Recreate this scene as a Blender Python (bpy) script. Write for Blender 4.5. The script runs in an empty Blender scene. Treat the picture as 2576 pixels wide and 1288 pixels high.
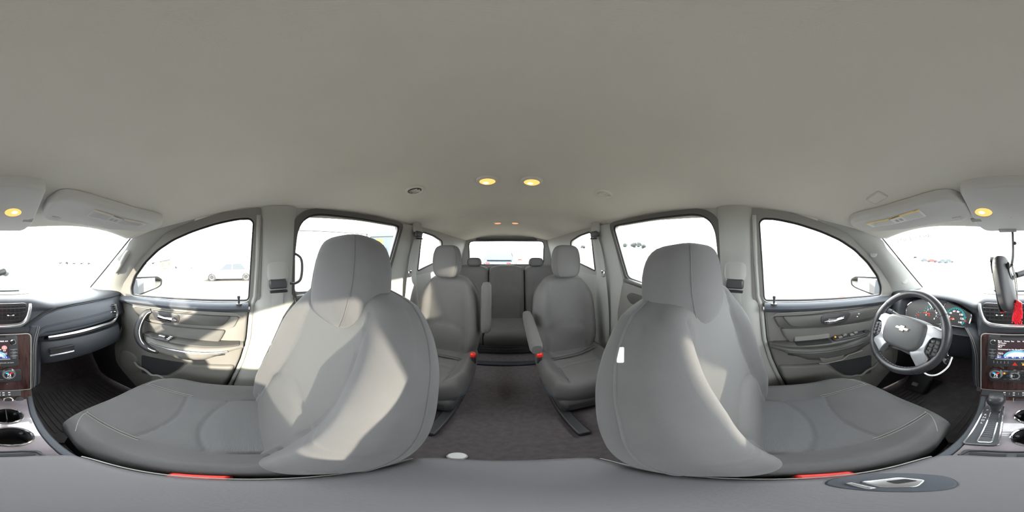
import bpy, bmesh, math, random
from mathutils import Vector, Matrix

random.seed(4)
PI = math.pi
rad = math.radians
SC = bpy.context.scene
COL = SC.collection

# ---------------------------------------------------------------- camera, world, sun, exposure
CAM_Z = 1.02                       # height of the lens above the cabin floor
PITCH = rad(2.2)
cam_d = bpy.data.cameras.new('camera')
cam_d.type = 'PANO'
try:
    cam_d.cycles.panorama_type = 'EQUIRECTANGULAR'
except Exception:
    cam_d.panorama_type = 'EQUIRECTANGULAR'
cam_d.clip_start = 0.005
cam_d.clip_end = 2000
cam = bpy.data.objects.new('camera', cam_d)
COL.objects.link(cam)
cam.matrix_world = (Matrix.Translation((0, 0, CAM_Z)) @ Matrix.Rotation(PITCH, 4, 'X')
                    @ Matrix.Rotation(-rad(1302 / 2576 * 360), 4, 'Z') @ Matrix.Rotation(rad(90), 4, 'X'))
SC.camera = cam

w = bpy.data.worlds.new('sky')
SC.world = w
w.use_nodes = True
bg = w.node_tree.nodes['Background']
bg.inputs[0].default_value = (0.94, 0.98, 1.0, 1)
bg.inputs[1].default_value = 3.9

sun_d = bpy.data.lights.new('sun', 'SUN')
sun_d.energy = 4.3
sun_d.color = (1.0, 0.90, 0.74)
sun_d.angle = rad(0.9)
sun = bpy.data.objects.new('sun', sun_d)
COL.objects.link(sun)
_el, _az = rad(14.5), rad(12)
_to = Vector((-math.cos(_az) * math.cos(_el), math.sin(_az) * math.cos(_el), math.sin(_el)))
sun.rotation_euler = _to.to_track_quat('Z', 'Y').to_euler()
sun.location = (-6, 2, 5)

vs = SC.view_settings
SC.display_settings.display_device = 'sRGB'
vs.view_transform = 'Standard'
vs.look = 'None'
vs.exposure = 1.72
vs.gamma = 1
vs.use_curve_mapping = False
try:
    SC.cycles.max_bounces = 14
    SC.cycles.diffuse_bounces = 8
    SC.cycles.transparent_max_bounces = 16
    SC.cycles.sample_clamp_indirect = 8
except Exception:
    pass

# ---------------------------------------------------------------- helpers
def seen(px, py, X=None, Y=None, Z=None, plane=None):
    """where the line of sight through a measured picture point meets a real plane"""
    t = (px + 14) / 2576 * 2 * PI
    f = (644 - py) / 1288 * PI
    d = Vector((math.sin(t) * math.cos(f), math.cos(t) * math.cos(f), math.sin(f)))
    d = Matrix.Rotation(PITCH, 3, 'X') @ d
    o = Vector((0, 0, CAM_Z))
    if X is not None:
        k = X / d.x
    elif Y is not None:
        k = Y / d.y
    elif Z is not None:
        k = (Z - CAM_Z) / d.z
    else:
        p0, n = Vector(plane[0]), Vector(plane[1])
        k = (p0 - o).dot(n) / d.dot(n)
    return o + d * k


def lerp(a, b, t): return a + (b - a) * t
def clamp(x, a=0., b=1.): return max(a, min(b, x))
def sst(a, b, x):
    t = clamp((x - a) / (b - a))
    return t * t * (3 - 2 * t)
def interp(x, tab):
    if x <= tab[0][0]: return tab[0][1]
    for (x0, y0), (x1, y1) in zip(tab, tab[1:]):
        if x <= x1:
            return lerp(y0, y1, (x - x0) / (x1 - x0))
    return tab[-1][1]
def smooth_interp(x, tab):
    if x <= tab[0][0]: return tab[0][1]
    for (x0, y0), (x1, y1) in zip(tab, tab[1:]):
        if x <= x1:
            t = (x - x0) / (x1 - x0)
            return lerp(y0, y1, t * t * (3 - 2 * t))
    return tab[-1][1]
def curve_interp(x, tab):
    """monotone-ish cubic through the table, without flats at the knots"""
    if x <= tab[0][0]: return tab[0][1]
    if x >= tab[-1][0]: return tab[-1][1]
    n = len(tab)
    for i in range(n - 1):
        if x <= tab[i + 1][0]: break
    def sl(i):
        if i == 0: return (tab[1][1] - tab[0][1]) / (tab[1][0] - tab[0][0])
        if i == n - 1: return (tab[-1][1] - tab[-2][1]) / (tab[-1][0] - tab[-2][0])
        return (tab[i + 1][1] - tab[i - 1][1]) / (tab[i + 1][0] - tab[i - 1][0])
    h = tab[i + 1][0] - tab[i][0]
    t = (x - tab[i][0]) / h
    return ((2 * t ** 3 - 3 * t * t + 1) * tab[i][1] + (t ** 3 - 2 * t * t + t) * h * sl(i)
            + (-2 * t ** 3 + 3 * t * t) * tab[i + 1][1] + (t ** 3 - t * t) * h * sl(i + 1))
def catmull(pts, n=6, closed=False):
    pts = [Vector(p) for p in pts]
    m = len(pts)
    out = []
    rng = range(m if closed else m - 1)
    for i in rng:
        if closed:
            p0, p1, p2, p3 = pts[i - 1], pts[i], pts[(i + 1) % m], pts[(i + 2) % m]
        else:
            p1, p2 = pts[i], pts[i + 1]
            p0 = pts[i - 1] if i else p1 * 2 - p2
            p3 = pts[i + 2] if i + 2 < m else p2 * 2 - p1
        for k in range(n):
            t = k / n
            out.append(0.5 * ((2 * p1) + (p2 - p0) * t + (2 * p0 - 5 * p1 + 4 * p2 - p3) * t * t
                              + (3 * p1 - p0 - 3 * p2 + p3) * t ** 3))
    if not closed:
        out.append(pts[-1])
    return out
def round_poly(pts, r, n=4):
    """round the corners of a closed 2D polygon"""
    pts = [Vector(p) for p in pts]
    out = []
    m = len(pts)
    for i in range(m):
        p0, p1, p2 = pts[i - 1], pts[i], pts[(i + 1) % m]
        rr = r[i] if isinstance(r, (list, tuple)) else r
        a, b = (p0 - p1), (p2 - p1)
        k = min(rr, a.length * .48, b.length * .48)
        if k < 1e-5:
            out.append(p1); continue
        A, B = p1 + a.normalized() * k, p1 + b.normalized() * k
        for j in range(n + 1):
            t = j / n
            out.append((1 - t) ** 2 * A + 2 * t * (1 - t) * p1 + t * t * B)
    return out


ORG = {}
def org(o):
    return ORG.get(o.name, Vector((0, 0, 0))) if o is not None else Vector((0, 0, 0))

def setp(o, label=None, cat=None, group=None, kind=None):
    if label: o['label'] = label
    if cat: o['category'] = cat
    if group: o['group'] = group
    if kind: o['kind'] = kind
    return o

def thing(name, label, cat, loc=(0, 0, 0), group=None, kind=None):
    o = bpy.data.objects.new(name, None)
    o.empty_display_size = 0.05
    COL.objects.link(o)
    o.location = loc
    ORG[o.name] = Vector(loc)
    return setp(o, label, cat, group, kind)


TEXTS = []
class MB:
    """collects simple solids in world coordinates and links them as ONE mesh object"""
    def __init__(s):
        s.v, s.f, s.m = [], [], []
    def add(s, vs_, fs, mi=0):
        b = len(s.v)
        s.v += [Vector(p) for p in vs_]
        for f in fs:
            s.f.append([b + i for i in f]); s.m.append(mi)
        return s
    def box(s, c, size, M=None, mi=0):
        hx, hy, hz = size[0] / 2, size[1] / 2, size[2] / 2
        vs_ = [Vector((x, y, z)) for x in (-hx, hx) for y in (-hy, hy) for z in (-hz, hz)]
        if M is not None: vs_ = [M @ p for p in vs_]
        c = Vector(c)
        return s.add([c + p for p in vs_], [(0, 1, 3, 2), (4, 6, 7, 5), (0, 4, 5, 1), (2, 3, 7, 6), (0, 2, 6, 4), (1, 5, 7, 3)], mi)
    def sheet(s, fn, us, vs_, mi=0, mfn=None):
        P = [fn(u, v) for v in vs_ for u in us]
        n = len(us)
        b = len(s.v)
        s.v += [Vector(p) for p in P]
        for j in range(len(vs_) - 1):
            for i in range(n - 1):
                s.f.append([b + j * n + i, b + j * n + i + 1, b + (j + 1) * n + i + 1, b + (j + 1) * n + i])
                s.m.append(mfn((us[i] + us[i + 1]) / 2, (vs_[j] + vs_[j + 1]) / 2) if mfn else mi)
        return s
    def loft(s, rings, cap=True, closed=True, mi=0):
        n = len(rings[0])
        b = len(s.v)
        for r in rings: s.v += [Vector(p) for p in r]
        for j in range(len(rings) - 1):
            for i in range(n if closed else n - 1):
                k = (i + 1) % n
                s.f.append([b + j * n + i, b + j * n + k, b + (j + 1) * n + k, b + (j + 1) * n + i]); s.m.append(mi)
        if cap and closed:
            s.f.append([b + i for i in range(n)][::-1]); s.m.append(mi)
            s.f.append([b + (len(rings) - 1) * n + i for i in range(n)]); s.m.append(mi)
        return s
    def tube(s, path, r, n=8, closed=False, cap=True, mi=0, flat=1.0):
        path = [Vector(p) for p in path]
        rings = []
        up = None
        m = len(path)
        for i, p in enumerate(path):
            if closed:
                t = path[(i + 1) % m] - path[i - 1]
            else:
                t = path[min(i + 1, m - 1)] - path[max(i - 1, 0)]
            t.normalize()
            if up is None:
                up = Vector((0, 0, 1)) if abs(t.z) < .9 else Vector((0, 1, 0))
            a = t.cross(up)
            if a.length < 1e-6: a = t.orthogonal()
            a.normalize()
            up = a.cross(t).normalized()
            rr = r[i] if isinstance(r, (list, tuple)) else r
            rings.append([p + (a * math.cos(2 * PI * k / n) + up * math.sin(2 * PI * k / n) * flat) * rr for k in range(n)])
        if closed:
            rings.append(rings[0]); cap = False
        return s.loft(rings, cap=cap, mi=mi)
    def prism(s, poly, mapf, d0, d1, mi=0, inset=0.0):
        """poly: 2D outline; mapf(a, b, d) -> 3D; solid between depth d0 and d1, front edge rounded by inset"""
        n = len(poly)
        c = sum((Vector(p) for p in poly), Vector((0, 0))) / n
        rings = [[mapf(p[0], p[1], d0) for p in poly]]
        if inset:
            sg = 1 if d1 > d0 else -1
            rings.append([mapf(p[0], p[1], d1 - sg * inset) for p in poly])
            for k in (1, 2, 3):
                a = k / 3 * PI / 2
                q = []
                for p in poly:
                    dv = c - Vector(p)
                    l = dv.length
                    dv = dv / l * min(inset * (1 - math.cos(a)), l * .9) if l > 1e-6 else dv
                    q.append(mapf(p[0] + dv.x, p[1] + dv.y, d1 - sg * inset * (1 - math.sin(a))))
                rings.append(q)
        else:
            rings.append([mapf(p[0], p[1], d1) for p in poly])
        return s.loft(rings, mi=mi)
    def lathe(s, prof, c, ax=(0, 0, 1), n=24, mi=0, sx=1.0, xdir=None):
        ax = Vector(ax).normalized()
        a = Vector(xdir).normalized() if xdir is not None else ax.orthogonal().normalized()
        b = ax.cross(a)
        c = Vector(c)
        rings = [[c + (a * math.cos(2 * PI * k / n) * sx + b * math.sin(2 * PI * k / n)) * r + ax * h for k in range(n)] for r, h in prof]
        return s.loft(rings, mi=mi)
    def ellipsoid(s, c, rx, ry, rz, M=None, e=1.0, n=24, m=14, mi=0):
        """superellipsoid; e<1 squarer"""
        c = Vector(c)
        def sp(x): return math.copysign(abs(x) ** e, x)
        rings = []
        for j in range(m + 1):
            a = -PI / 2 + PI * j / m
            a = max(-PI / 2 + 1e-3, min(PI / 2 - 1e-3, a))
            r = []
            for k in range(n):
                b = 2 * PI * k / n
                p = Vector((rx * sp(math.cos(a)) * sp(math.cos(b)), ry * sp(math.cos(a)) * sp(math.sin(b)), rz * sp(math.sin(a))))
                r.append(c + (M @ p if M is not None else p))
            rings.append(r)
        return s.loft(rings, mi=mi)
    def build(s, name, mats, parent=None, smooth=True, label=None, bevel=0, angle=None, recalc=True, sub=0):
        o0 = org(parent)
        me = bpy.data.meshes.new(name)
        me.from_pydata([p - o0 for p in s.v], [], s.f)
        mats = mats if isinstance(mats, (list, tuple)) else [mats]
        for m in mats: me.materials.append(m)
        if len(mats) > 1:
            me.polygons.foreach_set('material_index', s.m)
        if recalc:
            bm = bmesh.new(); bm.from_mesh(me)
            bmesh.ops.remove_doubles(bm, verts=bm.verts, dist=1e-6)
            bmesh.ops.recalc_face_normals(bm, faces=bm.faces)
            bm.to_mesh(me); bm.free()
        if smooth:
            me.polygons.foreach_set('use_smooth', [True] * len(me.polygons))
            try: me.set_sharp_from_angle(angle=rad(angle or 40))
            except Exception: pass
        me.update()
        o = bpy.data.objects.new(name, me)
        COL.objects.link(o)
        if parent is not None:
            o.parent = parent
        ORG[o.name] = o0.copy()
        if bevel:
            b = o.modifiers.new('bevel', 'BEVEL')
            b.width = bevel; b.segments = 2; b.limit_method = 'ANGLE'; b.angle_limit = rad(40)
        if sub:
            m = o.modifiers.new('sub', 'SUBSURF'); m.levels = sub; m.render_levels = sub
        if label: o['label'] = label
        if name in ('stitching', 'tick_marks', 'rim_stitching'): o['kind'] = 'stuff'
        return o


def lettering(text, size, at, xa, ya, mat, parent, name='lettering', align='CENTER', extrude=0.0002):
    cu = bpy.data.curves.new(name, 'FONT')
    cu.body = text
    cu.size = size
    cu.align_x = align
    cu.align_y = 'CENTER'
    cu.extrude = extrude
    cu.resolution_u = 3
    cu.materials.append(mat)
    o = bpy.data.objects.new(name, cu)
    COL.objects.link(o)
    xa, ya = Vector(xa).normalized(), Vector(ya).normalized()
    za = xa.cross(ya)
    M = Matrix((xa, ya, za)).transposed().to_4x4()
    M.translation = Vector(at) - org(parent)
    o.parent = parent
    o.matrix_local = M
    ORG[o.name] = org(parent)
    TEXTS.append(o)
    return o

def texts_to_mesh():
    dg = bpy.context.evaluated_depsgraph_get()
    for o in TEXTS:
        me = bpy.data.meshes.new_from_object(o.evaluated_get(dg))
        nm, par, M = o.name, o.parent, o.matrix_local.copy()
        cu = o.data
        bpy.data.objects.remove(o)
        bpy.data.curves.remove(cu)
        q = bpy.data.objects.new(nm, me)
        COL.objects.link(q)
        q.parent = par
        q.matrix_local = M

def panel(mb, outer, holes, mapf, mi=0):
    """flat polygon with holes, triangulated, through mapf(a, b) -> 3D"""
    bm = bmesh.new()
    es = []
    for loop in [outer] + list(holes):
        vv = [bm.verts.new((p[0], p[1], 0)) for p in loop]
        for i in range(len(vv)):
            es.append(bm.edges.new((vv[i - 1], vv[i])))
    bmesh.ops.triangle_fill(bm, use_beauty=True, use_dissolve=False, edges=es)
    # refine long edges so that curved mappings follow
    bm.verts.index_update()
    mb.add([mapf(v.co.x, v.co.y) for v in bm.verts], [[v.index for v in f.verts] for f in bm.faces], mi)
    bm.free()
    return mb

def solid_panel(outer, holes, mapf, t, mi=0):
    """two skins t apart plus rims; mapf(a, b, d)"""
    mb = MB()
    panel(mb, outer, holes, lambda a, b: mapf(a, b, 0), mi)
    panel(mb, outer, holes, lambda a, b: mapf(a, b, t), mi)
    for loop in [outer] + list(holes):
        mb.loft([[mapf(p[0], p[1], 0) for p in loop], [mapf(p[0], p[1], t) for p in loop]], cap=False, mi=mi)
    return mb

# ---------------------------------------------------------------- materials
def mat(name, col, rough=.6, metal=0., var=0., vscale=8., bump=0., bscale=300., emit=None, estr=0., spec=.5, coat=0., sheen=0.):
    m = bpy.data.materials.new(name)
    m.use_nodes = True
    nt = m.node_tree
    b = nt.nodes['Principled BSDF']
    b.inputs['Base Color'].default_value = (*col, 1)
    b.inputs['Roughness'].default_value = rough
    b.inputs['Metallic'].default_value = metal
    b.inputs['Specular IOR Level'].default_value = spec
    b.inputs['Coat Weight'].default_value = coat
    b.inputs['Sheen Weight'].default_value = sheen
    if emit:
        b.inputs['Emission Color'].default_value = (*emit, 1)
        b.inputs['Emission Strength'].default_value = estr
    tc = nt.nodes.new('ShaderNodeTexCoord')
    if var:
        n = nt.nodes.new('ShaderNodeTexNoise')
        n.inputs['Scale'].default_value = vscale
        n.inputs['Detail'].default_value = 4
        nt.links.new(tc.outputs['Object'], n.inputs['Vector'])
        r = nt.nodes.new('ShaderNodeMapRange')
        r.inputs[1].default_value = .3; r.inputs[2].default_value = .7
        r.inputs[3].default_value = 1 - var; r.inputs[4].default_value = 1 + var
        nt.links.new(n.outputs['Fac'], r.inputs[0])
        x = nt.nodes.new('ShaderNodeVectorMath'); x.operation = 'SCALE'
        x.inputs[0].default_value = col
        nt.links.new(r.outputs[0], x.inputs['Scale'])
        nt.links.new(x.outputs[0], b.inputs['Base Color'])
    if bump:
        n = nt.nodes.new('ShaderNodeTexNoise')
        n.inputs['Scale'].default_value = bscale
        n.inputs['Detail'].default_value = 2
        nt.links.new(tc.outputs['Object'], n.inputs['Vector'])
        bp = nt.nodes.new('ShaderNodeBump')
        bp.inputs['Strength'].default_value = bump
        bp.inputs['Distance'].default_value = .001
        nt.links.new(n.outputs['Fac'], bp.inputs['Height'])
        nt.links.new(bp.outputs[0], b.inputs['Normal'])
    return m

def ribbed(name, col, axis, scale, rough=.85, bump=.5, contrast=.12):
    m = mat(name, col, rough)
    nt = m.node_tree
    b = nt.nodes['Principled BSDF']
    tc = nt.nodes.new('ShaderNodeTexCoord')
    wv = nt.nodes.new('ShaderNodeTexWave')
    wv.bands_direction = axis
    wv.inputs['Scale'].default_value = scale
    wv.inputs['Distortion'].default_value = .6
    wv.inputs['Detail Scale'].default_value = 6
    nt.links.new(tc.outputs['Object'], wv.inputs['Vector'])
    r = nt.nodes.new('ShaderNodeMapRange')
    r.inputs[3].default_value = 1 - contrast; r.inputs[4].default_value = 1 + contrast
    nt.links.new(wv.outputs['Fac'], r.inputs[0])
    x = nt.nodes.new('ShaderNodeVectorMath'); x.operation = 'SCALE'
    x.inputs[0].default_value = col
    nt.links.new(r.outputs[0], x.inputs['Scale'])
    nt.links.new(x.outputs[0], b.inputs['Base Color'])
    bp = nt.nodes.new('ShaderNodeBump')
    bp.inputs['Strength'].default_value = bump
    bp.inputs['Distance'].default_value = .0015
    nt.links.new(wv.outputs['Fac'], bp.inputs['Height'])
    nt.links.new(bp.outputs[0], b.inputs['Normal'])
    return m

def wood_mat():
    m = mat('wood_grain', (.05, .02, .018), .18, coat=.6)
    nt = m.node_tree
    b = nt.nodes['Principled BSDF']
    tc = nt.nodes.new('ShaderNodeTexCoord')
    mp = nt.nodes.new('ShaderNodeMapping')
    mp.inputs['Scale'].default_value = (60, 8, 8)
    nt.links.new(tc.outputs['Object'], mp.inputs['Vector'])
    n = nt.nodes.new('ShaderNodeTexNoise')
    n.inputs['Scale'].default_value = 2.2
    n.inputs['Detail'].default_value = 6
    nt.links.new(mp.outputs[0], n.inputs['Vector'])
    r = nt.nodes.new('ShaderNodeValToRGB')
    r.color_ramp.elements[0].position = .35
    r.color_ramp.elements[0].color = (.035, .014, .013, 1)
    r.color_ramp.elements[1].position = .7
    r.color_ramp.elements[1].color = (.078, .036, .032, 1)
    nt.links.new(n.outputs['Fac'], r.inputs[0])
    nt.links.new(r.outputs[0], b.inputs['Base Color'])
    return m

def glass_mat(name, tint=(1, 1, 1), gloss=.05):
    m = bpy.data.materials.new(name)
    m.use_nodes = True
    nt = m.node_tree
    nt.nodes.clear()
    out = nt.nodes.new('ShaderNodeOutputMaterial')
    tr = nt.nodes.new('ShaderNodeBsdfTransparent')
    tr.inputs[0].default_value = (*tint, 1)
    gl = nt.nodes.new('ShaderNodeBsdfGlossy')
    gl.inputs['Roughness'].default_value = .02
    lw = nt.nodes.new('ShaderNodeLayerWeight')
    lw.inputs['Blend'].default_value = .5
    pw = nt.nodes.new('ShaderNodeMath'); pw.operation = 'POWER'; pw.inputs[1].default_value = 5
    fr = nt.nodes.new('ShaderNodeMath'); fr.operation = 'MULTIPLY_ADD'; fr.inputs[1].default_value = .30; fr.inputs[2].default_value = .012
    nt.links.new(lw.outputs['Facing'], pw.inputs[0])
    nt.links.new(pw.outputs[0], fr.inputs[0])
    mx = nt.nodes.new('ShaderNodeMixShader')
    nt.links.new(fr.outputs[0], mx.inputs[0])
    nt.links.new(tr.outputs[0], mx.inputs[1])
    nt.links.new(gl.outputs[0], mx.inputs[2])
    nt.links.new(mx.outputs[0], out.inputs[0])
    return m

def emit_mat(name, col, s):
    m = bpy.data.materials.new(name)
    m.use_nodes = True
    nt = m.node_tree
    nt.nodes.clear()
    out = nt.nodes.new('ShaderNodeOutputMaterial')
    e = nt.nodes.new('ShaderNodeEmission')
    e.inputs[0].default_value = (*col, 1)
    e.inputs[1].default_value = s
    nt.links.new(e.outputs[0], out.inputs[0])
    return m

def ground_mat():
    m = mat('dirt', (.42, .36, .29), .95, spec=.1)
    nt = m.node_tree
    b = nt.nodes['Principled BSDF']
    tc = nt.nodes.new('ShaderNodeTexCoord')
    mp = nt.nodes.new('ShaderNodeMapping')
    mp.inputs['Scale'].default_value = (1, .35, 1)
    nt.links.new(tc.outputs['Object'], mp.inputs['Vector'])
    n = nt.nodes.new('ShaderNodeTexNoise')
    n.inputs['Scale'].default_value = 1.1
    n.inputs['Detail'].default_value = 8
    n.inputs['Roughness'].default_value = .65
    nt.links.new(mp.outputs[0], n.inputs['Vector'])
    r = nt.nodes.new('ShaderNodeValToRGB')
    r.color_ramp.elements[0].position = .36
    r.color_ramp.elements[0].color = (.072, .063, .053, 1)
    r.color_ramp.elements[1].position = .62
    r.color_ramp.elements[1].color = (.150, .136, .116, 1)
    nt.links.new(n.outputs['Fac'], r.inputs[0])
    nt.links.new(r.outputs[0], b.inputs['Base Color'])
    return m

M_HEAD = mat('headliner_fabric', (.70, .685, .63), .95, var=.04, vscale=3, bump=.25, bscale=900, spec=.1)
M_TRIM = mat('pillar_trim', (.345, .345, .325), .7, bump=.15, bscale=700)
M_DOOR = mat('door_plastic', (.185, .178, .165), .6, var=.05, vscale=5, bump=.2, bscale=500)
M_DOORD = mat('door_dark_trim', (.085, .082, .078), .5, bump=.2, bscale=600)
M_DOORF = mat('door_fabric', (.14, .137, .13), .9, bump=.5, bscale=900, spec=.15)
M_DASH = mat('dash_plastic', (.033, .037, .046), .55, var=.04, vscale=6, bump=.2, bscale=500)
M_DASHL = mat('dash_soft_pad', (.050, .056, .069), .6, bump=.25, bscale=450)
M_DARK = mat('dark_plastic', (.040, .040, .044), .45, bump=.1, bscale=500)
M_BLACK = mat('black_rubber', (.012, .012, .013), .7)
M_SEAT = mat('seat_cloth', (.102, .100, .102), .95, var=.07, vscale=7, bump=.45, bscale=1100, spec=.1, sheen=.15)
M_SEATI = ribbed('seat_ribbed_cloth', (.096, .097, .101), 'Y', 150, bump=.3, contrast=.06)
M_SEATB = ribbed('seat_back_ribbed_cloth', (.106, .1045, .103), 'Z', 150, bump=.12, contrast=.02)
M_SEATD = mat('rear_seat_cloth', (.128, .124, .122), .95, var=.06, vscale=7, bump=.4, bscale=900, spec=.1)
M_SHELL = mat('seat_shell', (.075, .072, .075), .6, bump=.1)
M_THREAD = mat('light_thread', (.29, .28, .26), .8)
M_CARPET = mat('carpet', (.125, .110, .115), 1.0, var=.14, vscale=40, bump=1.0, bscale=700, spec=.05)
M_MAT = mat('floor_mat_rubber', (.13, .118, .12), .75, var=.15, vscale=20, bump=.5, bscale=400)
M_PEDAL = mat('pedal_rubber', (.27, .25, .24), .7, var=.15, vscale=60)
M_SILVER = mat('satin_silver', (.72, .73, .76), .28, metal=1.)
M_SPOKE = mat('silver_paint', (.62, .63, .66), .35, metal=.7)
M_CHROME = mat('chrome', (.85, .85, .87), .08, metal=1.)
M_WOOD = wood_mat()
M_WOODC = mat('console_wood_sky_sheen', (.15, .125, .14), .28, var=.45, vscale=14, coat=1.0, spec=.8)  # lavender base colour holds the bright sky reflection on the dark wood
M_LEATHER = mat('black_leather', (.03, .03, .034), .36, bump=.3, bscale=350)
M_HUB = mat('airbag_plastic', (.075, .075, .078), .55, bump=.25, bscale=400)
M_GLASS = glass_mat('window_glass', (.985, .995, .99))
M_TINT = glass_mat('tinted_window_glass', (.80, .84, .82))
M_MIRROR = mat('mirror_glass', (.9, .92, .93), .02, metal=1.)
M_RED = mat('red_plastic', (.75, .03, .02), .35)
M_CHARM = mat('red_charm', (.85, .02, .04), .45, bump=.5, bscale=200)
M_LAMP = emit_mat('lamp_glow', (1.0, .50, .14), 0.5)
M_LAMPC = emit_mat('lamp_core', (1.0, .80, .45), 1.2)
M_LAMPR = emit_mat('rear_lamp_glow', (1.0, .46, .20), 0.33)
M_WHITE = mat('white_print', (.8, .8, .8), .6)
M_GREYP = mat('grey_print', (.42, .43, .45), .6)
M_YELLOW = mat('yellow_print', (.85, .66, .25), .6)
M_PAPER = mat('label_paper', (.82, .82, .79), .7)
M_SCREEN = mat('screen_black', (.01, .009, .011), .15, emit=(.05, .03, .035), estr=.35)
M_SCRTXT = emit_mat('screen_text', (1, 1, .98), 0.6)
M_SCRBLUE = emit_mat('screen_blue', (.22, .60, 1.0), 0.36)
M_SCRPALE = emit_mat('screen_pale_blue', (.72, .93, 1.0), 0.42)
M_SCRNAVY = emit_mat('screen_navy', (.05, .10, .45), 0.3)
M_SCRPINK = emit_mat('screen_pink', (1.0, .38, .36), 0.4)
M_TEAL = emit_mat('gauge_teal', (.02, .75, .72), 0.36)
M_NEEDLE = emit_mat('gauge_needle', (1, .10, .05), 0.4)
M_LEDR = emit_mat('red_light', (1, .05, .04), 0.36)
M_LEDA = emit_mat('amber_light', (1, .42, .05), 0.45)
M_LEDB = emit_mat('blue_light', (.05, .55, 1), 0.42)
M_GAUGE = mat('gauge_face', (.05, .045, .045), .5)
M_GOLD = mat('gold_emblem', (.80, .58, .30), .25, metal=.8)
M_GROUND = ground_mat()
M_CARW = mat('white_car_paint', (.78, .79, .80), .25, coat=.5)
M_CARS = mat('silver_car_paint', (.075, .095, .12), .3, metal=.4)
M_CARR = mat('red_car_paint', (.16, .03, .03), .3)
M_CARB = mat('dark_car_paint', (.07, .08, .09), .3)
M_TYRE = mat('tyre', (.03, .03, .03), .8)
M_RIM = mat('wheel_rim', (.6, .6, .62), .35, metal=.8)
M_CARG = mat('car_window', (.03, .035, .04), .1)
M_STEEL = mat('cladding_steel', (.055, .072, .080), .5, var=.1, vscale=1)
M_BEAM = mat('canopy_beam', (.075, .075, .072), .6)
M_YEL = mat('machine_yellow', (.22, .105, .008), .45)
M_TREE = mat('tree_foliage', (.038, .043, .040), .9, var=.3, vscale=1.5)
M_TRUNK = mat('tree_trunk', (.03, .025, .02), .9)
M_TAN = mat('weathered_plywood', (.085, .088, .082), .8, var=.15, vscale=2)

# ================================================================ THE SETTING: cabin shell
def Xs(z): return interp(z, [(0, .70), (.82, .70), (1.165, .60), (1.22, .582)])
def narrow(Y): return 1 - .11 * clamp((-1 - Y) / 1.15)
def side(s, Y, z, d=0.): return Vector((s * (Xs(z) * narrow(Y) + d), Y, z))

ZR = [(-2.15, 1.19), (-2.0, 1.235), (-1.6, 1.272), (-.6, 1.288), (0, 1.285), (.3, 1.262), (.4, 1.245), (.5, 1.226), (.6, 1.203), (.72, 1.165)]
ZE = [(-2.15, 1.15), (-1.7, 1.165), (-1.1, 1.19), (-.5, 1.205), (0, 1.195), (.2, 1.172), (.38, 1.145), (.49, 1.116)]
XE = [(-2.15, .535), (-1.0, .588), (.2, .588), (.38, .568), (.49, .55)]
def roof_z(X, Y):
    xe = interp(Y, XE)
    u = clamp(abs(X) / xe)
    ze = interp(Y, ZE) if Y < .49 else lerp(1.116, 1.135, (Y - .49) / .21)
    return ze + (curve_interp(Y, ZR) - ze) * (1 - u ** 2.6)
def roof_pt(u, v):
    yf = .70 - .21 * u * u
    Y = lerp(yf, -2.15, v)
    X = u * interp(Y, XE)
    return Vector((X, Y, roof_z(X, Y)))
mb = MB()
us = [-1 + 2 * i / 40 for i in range(41)]
vv = [(i / 60) for i in range(61)]
mb.sheet(roof_pt, us, vv)
mb.sheet(lambda u, v: roof_pt(u, v) + Vector((0, 0, .03)), us, vv)
ceil = setp(mb.build('ceiling', M_HEAD), 'pale grey fabric headliner over the whole cabin', kind='structure')
for s in (1, -1):
    mb = MB()
    ed = [roof_pt(s, v) for v in vv]
    mb.loft([[p + Vector((-s * .01, 0, .004)) for p in ed], [p + Vector((s * .040, 0, .004)) for p in ed], [p + Vector((s * .058, 0, -.008)) for p in ed], [p + Vector((s * .062, 0, -.024)) for p in ed]], cap=False, closed=False)
    mb.build('roof_rail', M_HEAD, ceil)
ed = [roof_pt(u, 0) for u in us]
mb = MB(); mb.loft([[p + Vector((0, -.01, .004)) for p in ed], [p + Vector((0, .03, .004)) for p in ed]], cap=False, closed=False); mb.build('header_rail', M_HEAD, ceil)

# floor with toe board and firewall
mb = MB()
prof = catmull([(0, -2.2, 0), (0, -1.0, 0), (0, .3, 0), (0, .92, 0), (0, 1.06, .10), (0, 1.2, .36), (0, 1.24, .60), (0, 1.24, .765)], 5)
mb.sheet(lambda u, v: Vector((u * .74, prof[v].y, prof[v].z)), [-1, -.5, 0, .5, 1], list(range(len(prof))))
mb.sheet(lambda u, v: Vector((u * .74, prof[v].y, prof[v].z - .02)), [-1, -.5, 0, .5, 1], list(range(len(prof))))
setp(mb.build('floor', M_CARPET), 'dark charcoal carpet of the cabin floor', kind='structure')

WIN_F = [(.012, .822), (.10, .824), (.28, .823), (.45, .819), (.60, .813), (.628, .815), (.622, .86), (.573, .935), (.49, 1.008),
         (.40, 1.066), (.315, 1.104), (.226, 1.130), (.13, 1.151), (.04, 1.164), (-.005, 1.163), (-.02, 1.148), (-.015, 1.10), (0, .95)]
WIN_R = [(-.18, .845), (-.175, 1.02), (-.182, 1.11), (-.20, 1.152), (-.235, 1.176), (-.28, 1.183), (-.47, 1.181), (-.74, 1.176),
         (-.775, 1.17), (-.785, 1.15), (-.765, 1.0), (-.745, .865), (-.725, .85), (-.57, .829), (-.35, .834)]
WIN_Q = [(-1.12, .855), (-1.07, 1.10), (-1.062, 1.15), (-1.08, 1.161), (-1.25, 1.145), (-1.42, 1.11), (-1.45, 1.08), (-1.44, .94), (-1.39, .905), (-1.25, .88)]
WIN_F, WIN_R, WIN_Q = ([(q.x, q.y) for q in round_poly(W_, .022, 3)] for W_ in (WIN_F, WIN_R, WIN_Q))
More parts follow.
